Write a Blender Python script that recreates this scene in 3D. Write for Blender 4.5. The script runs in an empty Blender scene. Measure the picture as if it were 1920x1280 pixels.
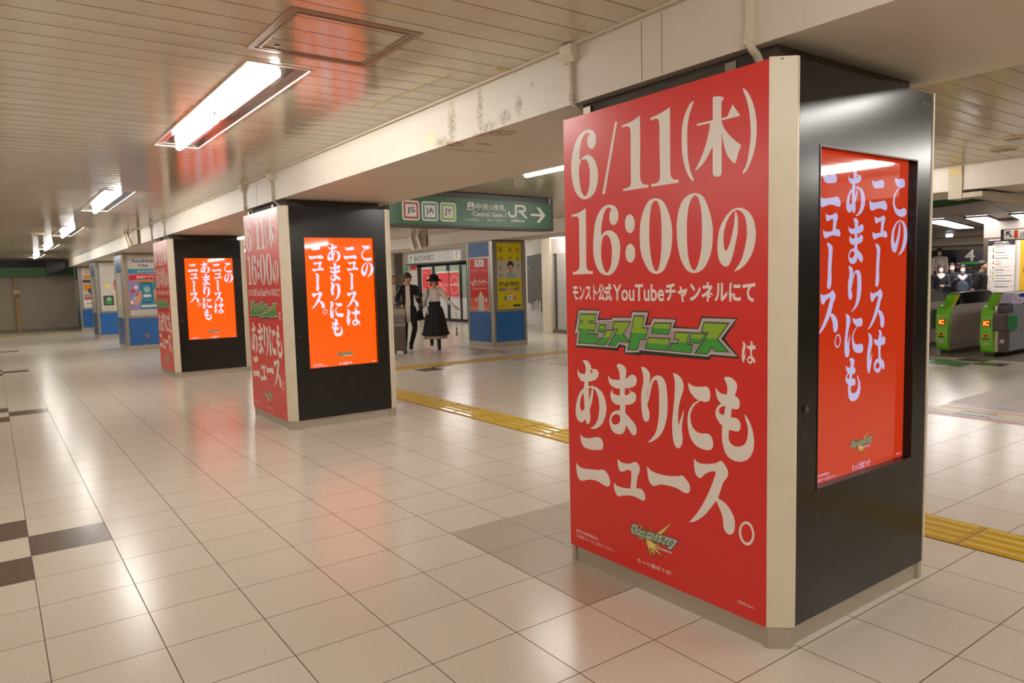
import bpy, bmesh, math, random
from mathutils import Vector, Matrix, geometry
random.seed(7)
S = bpy.context.scene
COL = S.collection
PI = math.pi

# ---------------------------------------------------------------- camera, world, exposure
F_PX, YAW, PITCH, ROLL, CAM_H = 1349.0, math.radians(35.815), math.radians(4.929), math.radians(-1.443), 1.472
_f = Vector((math.sin(YAW)*math.cos(PITCH), math.cos(YAW)*math.cos(PITCH), -math.sin(PITCH)))
_r = Vector((math.cos(YAW), -math.sin(YAW), 0.0))
_u = _r.cross(_f)
_c, _s = math.cos(ROLL), math.sin(ROLL)
_r, _u = _c*_r + _s*_u, -_s*_r + _c*_u
cam_data = bpy.data.cameras.new('camera')
cam_data.sensor_width = 36.0
cam_data.lens = F_PX*36.0/1920.0
cam_data.clip_start, cam_data.clip_end = 0.05, 200
cam_data.dof.use_dof = True
cam_data.dof.focus_distance = 3.2
cam_data.dof.aperture_fstop = 7.0
cam = bpy.data.objects.new('camera', cam_data)
COL.objects.link(cam)
m3 = Matrix((_r, _u, -_f)).transposed()
cam.matrix_world = Matrix.Translation((0, 0, CAM_H)) @ m3.to_4x4()
S.camera = cam
w = bpy.data.worlds.new('world'); S.world = w; w.use_nodes = True
w.node_tree.nodes['Background'].inputs[0].default_value = (0.9, 0.8, 0.68, 1)
w.node_tree.nodes['Background'].inputs[1].default_value = 0.3
S.view_settings.view_transform = 'Standard'
S.view_settings.look = 'None'
S.view_settings.exposure = 0.0
S.view_settings.gamma = 1.0
S.view_settings.use_curve_mapping = False
S.cycles.use_denoising = True
S.cycles.max_bounces = 8
S.cycles.diffuse_bounces = 5
S.cycles.sample_clamp_indirect = 4.0
LAMP = 67.0          # radiance of the fluorescent tubes
LAMP_COL = (1.0, 0.965, 0.905)

# ---------------------------------------------------------------- materials
def lin(c):
    return tuple(((v/255.0)/12.92 if v/255.0 <= .04045 else ((v/255.0+.055)/1.055)**2.4) for v in c)
MATS = {}
def mat(name, rgb, rough=.5, metal=0.0, spec=.5, coat=0.0, coat_rough=.05, emit=None, estr=0.0, trans=0.0, linear=False):
    if name in MATS: return MATS[name]
    m = bpy.data.materials.new(name); m.use_nodes = True
    b = m.node_tree.nodes['Principled BSDF']
    c = rgb if linear else lin(rgb)
    b.inputs['Base Color'].default_value = (*c, 1)
    b.inputs['Roughness'].default_value = rough
    b.inputs['Metallic'].default_value = metal
    b.inputs['Specular IOR Level'].default_value = spec
    b.inputs['Coat Weight'].default_value = coat
    b.inputs['Coat Roughness'].default_value = coat_rough
    b.inputs['Transmission Weight'].default_value = trans
    if emit is not None:
        b.inputs['Emission Color'].default_value = (*(lin(emit)), 1)
        b.inputs['Emission Strength'].default_value = estr
    MATS[name] = m
    return m
class N:
    """small node-tree writer"""
    def __init__(s, m): s.t = m.node_tree; s.n = s.t.nodes; s.l = s.t.links; s.b = s.n['Principled BSDF']
    def put(s, sock, v):
        if isinstance(v, bpy.types.NodeSocket): s.l.new(v, sock)
        else: sock.default_value = v
    def math(s, op, a, b=None, c=None):
        k = s.n.new('ShaderNodeMath'); k.operation = op
        s.put(k.inputs[0], a)
        if b is not None: s.put(k.inputs[1], b)
        if c is not None: s.put(k.inputs[2], c)
        return k.outputs[0]
    def pos(s):
        g = s.n.new('ShaderNodeNewGeometry'); x = s.n.new('ShaderNodeSeparateXYZ'); s.l.new(g.outputs['Position'], x.inputs[0])
        return g.outputs['Position'], x.outputs[0], x.outputs[1], x.outputs[2]
    def noise(s, vec, scale, detail=2, rough=.5, dist=0):
        k = s.n.new('ShaderNodeTexNoise'); s.put(k.inputs['Vector'], vec); k.inputs['Scale'].default_value = scale
        k.inputs['Detail'].default_value = detail; k.inputs['Roughness'].default_value = rough; k.inputs['Distortion'].default_value = dist
        return k.outputs[0]
    def ramp(s, v, stops, interp='LINEAR'):
        k = s.n.new('ShaderNodeValToRGB'); k.color_ramp.interpolation = interp; s.put(k.inputs[0], v)
        e = k.color_ramp.elements
        while len(e) < len(stops): e.new(.5)
        for q, (p, c) in zip(e, stops): q.position = p; q.color = (*c, 1) if len(c) == 3 else c
        return k.outputs[0]
    def mix(s, fac, a, b):
        k = s.n.new('ShaderNodeMix'); k.data_type = 'RGBA'; s.put(k.inputs[0], fac)
        s.put(k.inputs[6], a if isinstance(a, bpy.types.NodeSocket) else (*a, 1)); s.put(k.inputs[7], b if isinstance(b, bpy.types.NodeSocket) else (*b, 1))
        return k.outputs[2]
    def bump(s, h, strength=.2, dist=.002):
        k = s.n.new('ShaderNodeBump'); s.put(k.inputs['Height'], h); k.inputs['Strength'].default_value = strength; k.inputs['Distance'].default_value = dist
        s.l.new(k.outputs[0], s.b.inputs['Normal']); return k
    def vec(s, x, y, z):
        k = s.n.new('ShaderNodeCombineXYZ'); s.put(k.inputs[0], x); s.put(k.inputs[1], y); s.put(k.inputs[2], z); return k.outputs[0]

TS, GX, GY = .4, .0856, .3563       # floor tile size and grid origin
def floor_material(name, base, dark, grout, rough0=.155):
    m = mat(name, (180, 165, 145), .3); n = N(m); P, x, y, z = n.pos()
    fx = n.math('DIVIDE', n.math('SUBTRACT', x, GX), TS); fy = n.math('DIVIDE', n.math('SUBTRACT', y, GY), TS)
    ix = n.math('FLOOR', fx); iy = n.math('FLOOR', fy)
    dx = n.math('ABSOLUTE', n.math('SUBTRACT', n.math('FRACT', fx), .5)); dy = n.math('ABSOLUTE', n.math('SUBTRACT', n.math('FRACT', fy), .5))
    edge = n.math('MAXIMUM', dx, dy)
    g = n.math('GREATER_THAN', edge, .5-.0055)
    wn = n.n.new('ShaderNodeTexWhiteNoise'); wn.noise_dimensions = '2D'; n.put(wn.inputs[0], n.vec(ix, iy, 0.0))
    sp = n.noise(P, 230, 3, .7); sp2 = n.noise(P, 90, 2, .5); cloud = n.noise(P, 1.1, 3, .6)
    c = n.mix(n.math('MULTIPLY', wn.outputs[0], .55), base, dark)
    c = n.mix(n.ramp(sp, [(.52, (0, 0, 0)), (.64, (.6, .6, .6))]), c, tuple(v*.45 for v in base))
    c = n.mix(n.ramp(sp2, [(.66, (0, 0, 0)), (.74, (.3, .3, .3))]), c, tuple(v*.5 for v in base))
    c = n.mix(n.ramp(cloud, [(.35, (0, 0, 0)), (.8, (.16, .16, .16))]), c, tuple(v*.8 for v in base))
    c = n.mix(g, c, grout)
    n.l.new(c, n.b.inputs['Base Color'])
    r = n.math('ADD', n.math('MULTIPLY', n.noise(P, 140.0, 2, .5), .14), rough0-.0)
    r = n.math('ADD', r, n.math('MULTIPLY', g, .5)); n.l.new(r, n.b.inputs['Roughness'])
    h = n.math('SUBTRACT', n.math('MULTIPLY', sp, .05), n.math('MULTIPLY', g, 1.0))
    n.bump(h, .3, .0010); n.b.inputs['IOR'].default_value = 1.55
    return m
FLOOR = floor_material('floor_tile', lin((220, 210, 194)), lin((212, 202, 185)), lin((86, 70, 58)))
FLOOR_DARK = floor_material('floor_tile_brown', lin((98, 80, 72)), lin((90, 72, 64)), lin((70, 58, 50)))
FLOOR_DULL = floor_material('floor_tile_dull', lin((182, 166, 146)), lin((174, 158, 138)), lin((90, 76, 62)), .3)  # tiles darker and rougher than the main floor
FLOOR_GATE = floor_material('floor_tile_gate', lin((150, 138, 126)), lin((140, 128, 116)), lin((84, 74, 64)))

def ceiling_material():
    m = mat('ceiling_strip', (188, 172, 148), .2); n = N(m); P, x, y, z = n.pos()
    iy = n.math('FLOOR', n.math('DIVIDE', n.math('SUBTRACT', y, 2.25), .1657))
    wn = n.n.new('ShaderNodeTexWhiteNoise'); wn.noise_dimensions = '1D'; n.put(wn.inputs['W'], iy)
    c = n.mix(wn.outputs[0], lin((206, 194, 174)), lin((200, 187, 166)))
    st = n.noise(n.vec(n.math('MULTIPLY', x, 1.5), n.math('MULTIPLY', y, 1.0), z), 1.2, 4, .65)
    c = n.mix(n.ramp(st, [(.55, (0, 0, 0)), (.8, (.3, .3, .3))]), c, lin((165, 145, 115)))
    n.l.new(c, n.b.inputs['Base Color'])
    n.b.inputs['IOR'].default_value = 2.3
    n.b.inputs['Roughness'].default_value = .13
    fr = n.math('FRACT', n.math('DIVIDE', n.math('SUBTRACT', y, 2.25), .1657))
    wv = n.math('ADD', n.math('SINE', n.math('MULTIPLY', fr, PI)), n.math('MULTIPLY', n.noise(n.vec(n.math('MULTIPLY', x, .7), n.math('MULTIPLY', y, 2.0), 0.0), 1.0, 2, .5), 1.5))
    n.bump(wv, 1.0, .0009)
    return m
CEIL = ceiling_material()
GROOVE = mat('ceiling_groove', (120, 98, 76), .7)

def wall_paint(name, rgb, stains=False, rough=.45):
    m = mat(name, rgb, rough); n = N(m); P, x, y, z = n.pos()
    c0 = lin(rgb)
    c = n.mix(n.ramp(n.noise(P, 2.2, 4, .6), [(.4, (0, 0, 0)), (.8, (.5, .5, .5))]), c0, tuple(v*f for v, f in zip(c0, (.86, .83, .78))))
    c = n.mix(n.ramp(n.noise(n.vec(x, n.math('MULTIPLY', y, 12.0), n.math('MULTIPLY', z, 1.2)), 2.0, 3, .6), [(.6, (0, 0, 0)), (.85, (.4, .4, .4))]), c, tuple(v*.75 for v in c0))
    if stains:
        def blob(cx, cy, cz, rx, ry, rz, thr=.5):
            d = n.math('ADD', n.math('ADD', n.math('POWER', n.math('DIVIDE', n.math('SUBTRACT', x, cx), rx), 2.0), n.math('POWER', n.math('DIVIDE', n.math('SUBTRACT', y, cy), ry), 2.0)), n.math('POWER', n.math('DIVIDE', n.math('SUBTRACT', z, cz), rz), 2.0))
            return n.math('MAXIMUM', n.math('SUBTRACT', 1.0, d), 0.0)
        fine = n.ramp(n.noise(P, 34, 6, .72, .8), [(.36, (0, 0, 0)), (.62, (1, 1, 1))])
        def mask(bl, lo, hi):
            return n.ramp(n.math('MULTIPLY', bl, fine), [(lo, (0, 0, 0)), (hi, (1, 1, 1))])
        streak = n.noise(n.vec(x, n.math('MULTIPLY', y, 26.0), n.math('MULTIPLY', z, 6.0)), 1.5, 4, .7)
        grime = None
        for a in ((2.41, 3.92, 2.45, .03, .075, .19), (2.41, 3.60, 2.46, .03, .05, .2), (2.41, 3.36, 2.38, .03, .09, .06), (2.41, 3.52, 2.36, .03, .12, .04), (2.41, 4.05, 2.36, .03, .13, .05), (2.41, 3.22, 2.42, .03, .05, .08), (2.41, 3.1, 2.5, .03, .02, .02)):
            b_ = blob(*a); grime = b_ if grime is None else n.math('MAXIMUM', grime, b_)
        c = n.mix(n.math('MULTIPLY', n.ramp(n.math('MULTIPLY', grime, n.math('ADD', n.math('MULTIPLY', fine, .8), n.math('MULTIPLY', streak, .35))), [(.22, (0, 0, 0)), (.75, (1, 1, 1))]), .9), c, lin((140, 122, 88)))
        rust = None
        for a in ((2.44, 3.95, 2.335, .1, .13, .02), (2.50, 3.52, 2.335, .12, .13, .02), (2.60, 3.86, 2.335, .1, .045, .02), (2.43, 3.62, 2.335, .04, .12, .02), (2.78, 4.08, 2.335, .16, .02, .02), (2.62, 4.1, 2.335, .25, .03, .02)):
            b_ = blob(*a); rust = b_ if rust is None else n.math('MAXIMUM', rust, b_)
        c = n.mix(mask(rust, .12, .6), c, lin((150, 112, 66)))
        c = n.mix(n.math('GREATER_THAN', n.math('SUBTRACT', blob(2.41, 4.19, 2.40, .05, .06, .055), n.math('MULTIPLY', fine, .2)), .04), c, lin((214, 202, 160)))
    n.l.new(c, n.b.inputs['Base Color']); n.bump(n.noise(P, 60, 3, .5), .08, .002)
    return m
BEAM = wall_paint('beam_paint', (208, 199, 186), True)
WALL = wall_paint('wall_paint', (206, 196, 178))
OFFWHITE = wall_paint('white_panel', (214, 208, 200), rough=.35)
GREYPANEL = mat('grey_panel', (176, 172, 164), .4)
def post_material():
    m = mat('cream_post', (220, 208, 186), .35); n = N(m); P, x, y, z = n.pos()
    sc = n.noise(n.vec(n.math('MULTIPLY', x, 14.0), n.math('MULTIPLY', y, 14.0), n.math('MULTIPLY', z, 90.0)), 1.0, 5, .7, .3)
    low = n.math('SUBTRACT', 1.0, n.math('MULTIPLY', z, .45))
    msk = n.ramp(n.math('MULTIPLY', sc, n.math('ADD', low, .25)), [(.70, (0, 0, 0)), (.80, (.6, .6, .6))])
    c = n.mix(msk, lin((222, 210, 188)), lin((140, 122, 100)))
    c = n.mix(n.ramp(n.noise(P, 5, 4, .6), [(.5, (0, 0, 0)), (.85, (.5, .5, .5))]), c, lin((198, 182, 152)))
    n.l.new(c, n.b.inputs['Base Color']); return m
POST = post_material()
def black_panel():
    m = mat('black_panel', (40, 36, 32), .28); n = N(m); P, x, y, z = n.pos()
    def hair(sx, sz, dist, thr, w_):
        q = n.noise(n.vec(n.math('MULTIPLY', x, sx), n.math('MULTIPLY', y, .5), n.math('MULTIPLY', z, sz)), 1.0, 2, .4, dist)
        line = n.math('SUBTRACT', 1.0, n.math('MINIMUM', n.math('DIVIDE', n.math('ABSOLUTE', n.math('SUBTRACT', q, .5)), w_), 1.0))
        gate_ = n.ramp(n.noise(P, 7.0+sx*.1, 2, .6), [(thr, (0, 0, 0)), (thr+.04, (1, 1, 1))])
        return n.math('MULTIPLY', line, gate_)
    scr = n.math('MAXIMUM', n.math('MAXIMUM', hair(9, 3, 2.0, .58, .004), hair(5, 8, 3.0, .60, .004)), hair(30, 2.5, 1.0, .62, .010))
    hgt = n.ramp(z, [(.0, (0, 0, 0)), (.35, (.3, .3, .3)), (.95, (.7, .7, .7)), (1.0, (0, 0, 0))])
    msk = n.math('MULTIPLY', n.math('MULTIPLY', n.math('MULTIPLY', scr, hgt), n.math('LESS_THAN', z, 1.15)), .6)
    c = n.mix(msk, lin((32, 29, 26)), lin((140, 128, 114)))
    n.l.new(c, n.b.inputs['Base Color'])
    n.b.inputs['Roughness'].default_value = .21
    n.b.inputs['Specular IOR Level'].default_value = .25
    return m
BLACKP = black_panel()
STEEL = mat('stainless', (186, 177, 162), .42, .55)
STEELD = mat('stainless_dark', (128, 118, 104), .38, 1.0)
ALU = mat('aluminium', (170, 164, 154), .35, .9)
BLACK = mat('black_plastic', (22, 21, 20), .4)
DARK = mat('dark_metal', (58, 56, 52), .45)
RED = mat('poster_red', (214, 34, 26), .34, spec=.5, coat=.15, coat_rough=.22)
WHITE = mat('poster_white', (240, 230, 222), .34, spec=.5, coat=.15, coat_rough=.22)
INK = mat('ink_black', (34, 30, 32), .4)
SILVER = mat('ink_silver', (196, 186, 182), .35)
SILVER2 = mat('ink_grey', (160, 150, 148), .35)
INKGREY = mat('ink_dark_grey', (74, 66, 68), .4)
GREEN1 = mat('ink_lime', (140, 176, 44), .35)
GREEN2 = mat('ink_green', (62, 150, 56), .35)
ORANGE = mat('ink_orange', (214, 140, 30), .35)
YELLOWI = mat('ink_yellow', (240, 214, 120), .35)
CONDUIT = mat('conduit_paint', (206, 194, 172), .4)
def screen_mat(name, rgb, st): return mat(name, (8, 6, 6), .03, spec=.5, emit=rgb, estr=st)
SCR_O = screen_mat('screen_orange', (255, 84, 0), 1.25)
SCR_W = screen_mat('screen_white', (238, 226, 255), 1.05)
SCR_R1 = screen_mat('screen_dim_red', (204, 54, 20), .85)
SCR_W1 = screen_mat('screen_dim_white', (196, 188, 226), .9)
def lampmat(name, st, col=LAMP_COL):
    m = bpy.data.materials.new(name); m.use_nodes = True
    t = m.node_tree; t.nodes.clear(); e = t.nodes.new('ShaderNodeEmission'); o = t.nodes.new('ShaderNodeOutputMaterial')
    e.inputs[0].default_value = (*col, 1); e.inputs[1].default_value = st; t.links.new(e.outputs[0], o.inputs[0]); return m
TUBE = lampmat('tube_glow', LAMP)
PANEL_GLOW = lampmat('light_panel_glow', 15.0, (1.0, .93, .9))
REFLECTOR = mat('reflector_metal', (176, 170, 164), .14, .97)
RIM = mat('lamp_rim', (226, 218, 204), .4)

# ---------------------------------------------------------------- mesh helpers
class MB:
    def __init__(s): s.v = []; s.f = []; s.m = []; s.mats = []; s.smooth = []
    def mi(s, m):
        if m not in s.mats: s.mats.append(m)
        return s.mats.index(m)
    def face(s, pts, m, smooth=False):
        b = len(s.v); s.v += [tuple(p) for p in pts]; s.f.append(list(range(b, b+len(pts)))); s.m.append(s.mi(m)); s.smooth.append(smooth)
    def box(s, x0, x1, y0, y1, z0, z1, m, bev=0):
        b = len(s.v); k = s.mi(m)
        s.v += [(x, y, z) for z in (z0, z1) for y in (y0, y1) for x in (x0, x1)]
        for q in ((0, 2, 3, 1), (4, 5, 7, 6), (0, 1, 5, 4), (2, 6, 7, 3), (0, 4, 6, 2), (1, 3, 7, 5)):
            s.f.append([b+i for i in q]); s.m.append(k); s.smooth.append(False)
        return s
    def prism(s, poly, z0, z1, m, axis='z'):
        """extrude a 2D polygon (ccw) along an axis"""
        def P(a, b_, c):
            return {'z': (a, b_, c), 'y': (a, c, b_), 'x': (c, a, b_)}[axis]
        n = len(poly); b = len(s.v); k = s.mi(m)
        s.v += [P(a, q, z0) for a, q in poly]+[P(a, q, z1) for a, q in poly]
        s.f.append([b+i for i in range(n)][::-1]); s.m.append(k); s.smooth.append(False)
        s.f.append([b+n+i for i in range(n)]); s.m.append(k); s.smooth.append(False)
        for i in range(n):
            j = (i+1) % n; s.f.append([b+i, b+j, b+n+j, b+n+i]); s.m.append(k); s.smooth.append(False)
        return s
    def tube(s, pts, r, m, n=10, caps=True, radii=None):
        pts = [Vector(p) for p in pts]; rings = []; k = s.mi(m)
        up = Vector((0, 0, 1))
        for i, p in enumerate(pts):
            d = (pts[min(i+1, len(pts)-1)]-pts[max(i-1, 0)]).normalized()
            a = d.cross(up)
            if a.length < 1e-3: a = d.cross(Vector((1, 0, 0)))
            a.normalize(); c = d.cross(a)
            rr = radii[i] if radii else r
            b = len(s.v); s.v += [tuple(p+rr*(math.cos(2*PI*j/n)*a+math.sin(2*PI*j/n)*c)) for j in range(n)]; rings.append(b)
        for i in range(len(rings)-1):
            for j in range(n):
                s.f.append([rings[i]+j, rings[i]+(j+1) % n, rings[i+1]+(j+1) % n, rings[i+1]+j]); s.m.append(k); s.smooth.append(True)
        if caps:
            s.f.append([rings[0]+j for j in range(n)][::-1]); s.m.append(k); s.smooth.append(False)
            s.f.append([rings[-1]+j for j in range(n)]); s.m.append(k); s.smooth.append(False)
        return s
    def lathe(s, prof, m, n=24, c=(0, 0), wave=None):
        k = s.mi(m); rings = []
        for i, (r, z) in enumerate(prof):
            b = len(s.v)
            for j in range(n):
                a = 2*PI*j/n; q = r*(1+(wave(a, i) if wave else 0))
                s.v.append((c[0]+q*math.cos(a), c[1]+q*math.sin(a), z))
            rings.append(b)
        for i in range(len(rings)-1):
            for j in range(n):
                s.f.append([rings[i]+j, rings[i]+(j+1) % n, rings[i+1]+(j+1) % n, rings[i+1]+j]); s.m.append(k); s.smooth.append(True)
        s.f.append([rings[0]+j for j in range(n)][::-1]); s.m.append(k); s.smooth.append(False)
        s.f.append([rings[-1]+j for j in range(n)]); s.m.append(k); s.smooth.append(False)
        return s
    def build(s, name, parent=None, bevel=0, seg=2, loc=None, rz=0.0):
        me = bpy.data.meshes.new(name); me.from_pydata(s.v, [], s.f)
        for m in s.mats: me.materials.append(m)
        me.polygons.foreach_set('material_index', s.m); me.polygons.foreach_set('use_smooth', s.smooth); me.update()
        bm = bmesh.new(); bm.from_mesh(me); bmesh.ops.recalc_face_normals(bm, faces=[f for f in bm.faces]) if getattr(s, 'recalc', True) else None
        bm.to_mesh(me); bm.free()
        o = bpy.data.objects.new(name, me); COL.objects.link(o)
        if parent: o.parent = parent
        if loc: o.location = loc
        if rz: o.rotation_euler = (0, 0, rz)
        if bevel:
            b = o.modifiers.new('bevel', 'BEVEL'); b.width = bevel; b.segments = seg; b.limit_method = 'ANGLE'
        return o
def tag(o, label=None, cat=None, group=None, kind=None):
    if label: o['label'] = label
    if cat: o['category'] = cat
    if group: o['group'] = group
    if kind: o['kind'] = kind
    return o
def struct(o): o['kind'] = 'structure'; return o
def empty(name, loc, label, cat, group=None, rz=0.0):
    o = bpy.data.objects.new(name, None); COL.objects.link(o); o.location = loc; o.rotation_euler = (0, 0, rz); o.empty_display_size = .1
    return tag(o, label, cat, group)
def copy_tree(o, parent=None):
    c = o.copy(); COL.objects.link(c)
    if parent: c.parent = parent
    for ch in o.children: copy_tree(ch, c)
    return c

# ---------------------------------------------------------------- lettering
_tc = bpy.data.curves.new('lettering', 'FONT'); _to = bpy.data.objects.new('lettering', _tc); COL.objects.link(_to)
_cache = {}
def text_polys(body, bold=0.0):
    key = (body, bold)
    if key in _cache: return _cache[key]
    _tc.body = body; _tc.offset = bold; _tc.resolution_u = 3
    bpy.context.view_layer.update()
    dg = bpy.context.evaluated_depsgraph_get(); me = bpy.data.meshes.new_from_object(_to.evaluated_get(dg))
    vs = [(v.co.x, v.co.y) for v in me.vertices]; ps = [list(p.vertices) for p in me.polygons]
    if not vs: vs = [(0, 0), (1, 1)]
    x0 = min(v[0] for v in vs); x1 = max(v[0] for v in vs); y0 = min(v[1] for v in vs); y1 = max(v[1] for v in vs)
    vs = [((x-x0)/max(x1-x0, 1e-6), (y-y0)/max(y1-y0, 1e-6)) for x, y in vs]
    bpy.data.meshes.remove(me); _cache[key] = (vs, ps, (x1-x0)/max(y1-y0, 1e-6))
    return _cache[key]
def smooth_contour(pts, sub=5):
    """closed Catmull-Rom through points; a point marked as corner breaks the tangent"""
    n = len(pts); out = []
    if all(p[2] for p in pts): return [Vector((p[0], p[1])) for p in pts]
    for i in range(n):
        a, b, c, d = pts[i-1], pts[i], pts[(i+1) % n], pts[(i+2) % n]
        B = Vector(b[:2]); C_ = Vector(c[:2]); A = Vector(a[:2]); D = Vector(d[:2])
        L = (C_-B).length
        def tan(p, q, r):
            v = (r-p); l1 = (q-p).length; l2 = (r-q).length
            if l1+l2 < 1e-9: return Vector((0, 0))
            return v/(l1+l2)*L
        t0 = (C_-B) if b[2] else tan(A, B, C_); t1 = (C_-B) if c[2] else tan(B, C_, D)
        if b[2] and c[2]: out.append(B); continue
        for k in range(sub):
            t = k/sub; t2 = t*t; t3 = t2*t
            out.append((2*t3-3*t2+1)*B+(t3-2*t2+t)*t0+(-2*t3+3*t2)*C_+(t3-t2)*t1)
    return out
def parse_glyph(sx):
    res = []
    for po in sx.split('|'):
        cs = []
        for c in po.split(';'):
            pts = []
            for t in c.split():
                k = t.endswith('!'); a, b = t.rstrip('!').split(','); pts.append((float(a), float(b), k))
            cs.append(pts)
        res.append(cs)
    return res
def fill(contours):
    """triangles (as 2D points) of a polygon with optional holes"""
    vs = [Vector((p[0], p[1], 0)) for c in contours for p in c]
    tris = geometry.tessellate_polygon([[Vector((p[0], p[1], 0)) for p in c] for c in contours])
    return vs, tris
class Flat:
    """artwork on a plane: origin, u axis, v axis, outward normal; every layer a hair further out"""
    STEP = .00025
    def __init__(s, mb, o, u, v): s.mb = mb; s.o = Vector(o); s.u = Vector(u).normalized(); s.v = Vector(v).normalized(); s.n = s.u.cross(s.v)
    def P(s, a, b, k): return s.o+s.u*a+s.v*b+s.n*(s.STEP*k)
    def tri(s, pts, k, m):
        a, b, c = pts
        if (b[0]-a[0])*(c[1]-a[1])-(b[1]-a[1])*(c[0]-a[0]) < 0: b, c = c, b
        s.mb.face([s.P(p[0], p[1], k) for p in (a, b, c)], m)
    def rect(s, x0, y0, x1, y1, k, m): s.mb.face([s.P(*p, k) for p in ((x0, y0), (x1, y0), (x1, y1), (x0, y1))], m)
    def poly(s, contours, k, m):
        vs, tris = fill(contours)
        for t in tris: s.tri([(vs[i][0], vs[i][1]) for i in t], k, m)
    def rrect(s, x0, y0, x1, y1, r, k, m):
        pts = []
        for cx, cy, a0 in ((x1-r, y1-r, 0), (x0+r, y1-r, 90), (x0+r, y0+r, 180), (x1-r, y0+r, 270)):
            pts += [(cx+r*math.cos(math.radians(a0+t)), cy+r*math.sin(math.radians(a0+t))) for t in (0, 30, 60, 90)]
        s.poly([pts], k, m)
    def disc(s, cx, cy, rx, ry, k, m, n=20): s.poly([[(cx+rx*math.cos(2*PI*i/n), cy+ry*math.sin(2*PI*i/n)) for i in range(n)]], k, m)
    def text(s, body, x0, y0, x1, y1, k, m, bold=0.0, quad=None):
        vs, ps, asp = text_polys(body, bold)
        if x1 is None: x1 = x0+(y1-y0)*asp
        q = quad or ((x0, y0), (x1, y0), (x1, y1), (x0, y1))
        W = [tuple((1-a)*(1-b)*q[0][i]+a*(1-b)*q[1][i]+a*b*q[2][i]+(1-a)*b*q[3][i] for i in (0, 1)) for a, b in vs]
        for p in ps:
            for i in range(1, len(p)-1): s.tri([W[p[0]], W[p[i]], W[p[i+1]]], k, m)
    def glyph(s, ch, k, m, box=None, sub=5):
        g = parse_glyph(GLYPHS[ch]); allp = [p for po in g for c in po for p in c]
        x0 = min(p[0] for p in allp); x1 = max(p[0] for p in allp); y0 = min(p[1] for p in allp); y1 = max(p[1] for p in allp)
        if box is None: tx = lambda p: (p[0]/1000, p[1]/1000)
        else:
            bx0, by0, bx1, by1 = box
            tx = lambda p: (bx0+(p[0]-x0)/(x1-x0)*(bx1-bx0), by0+(p[1]-y0)/(y1-y0)*(by1-by0))
        for q, po in enumerate(g):
            s.poly([[tx(p) for p in smooth_contour(c, sub)] for c in po], k+.22*q, m)
def pts_of(sx): return [tuple(float(v)/1000 for v in t.split(',')) for t in sx.split()]
def grow(poly, d):
    """offset a simple polygon outwards by d (mitred, clamped)"""
    n = len(poly); area = sum(poly[i][0]*poly[(i+1) % n][1]-poly[(i+1) % n][0]*poly[i][1] for i in range(n))
    sg = 1 if area > 0 else -1; out = []
    for i in range(n):
        a, b, c = Vector(poly[i-1]), Vector(poly[i]), Vector(poly[(i+1) % n])
        e1 = (b-a).normalized(); e2 = (c-b).normalized()
        n1 = Vector((e1.y, -e1.x))*sg; n2 = Vector((e2.y, -e2.x))*sg
        k = n1+n2; L = max(k.length_squared/2, .35)
        out.append(tuple(b+k*(d/L)))
    return out

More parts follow.
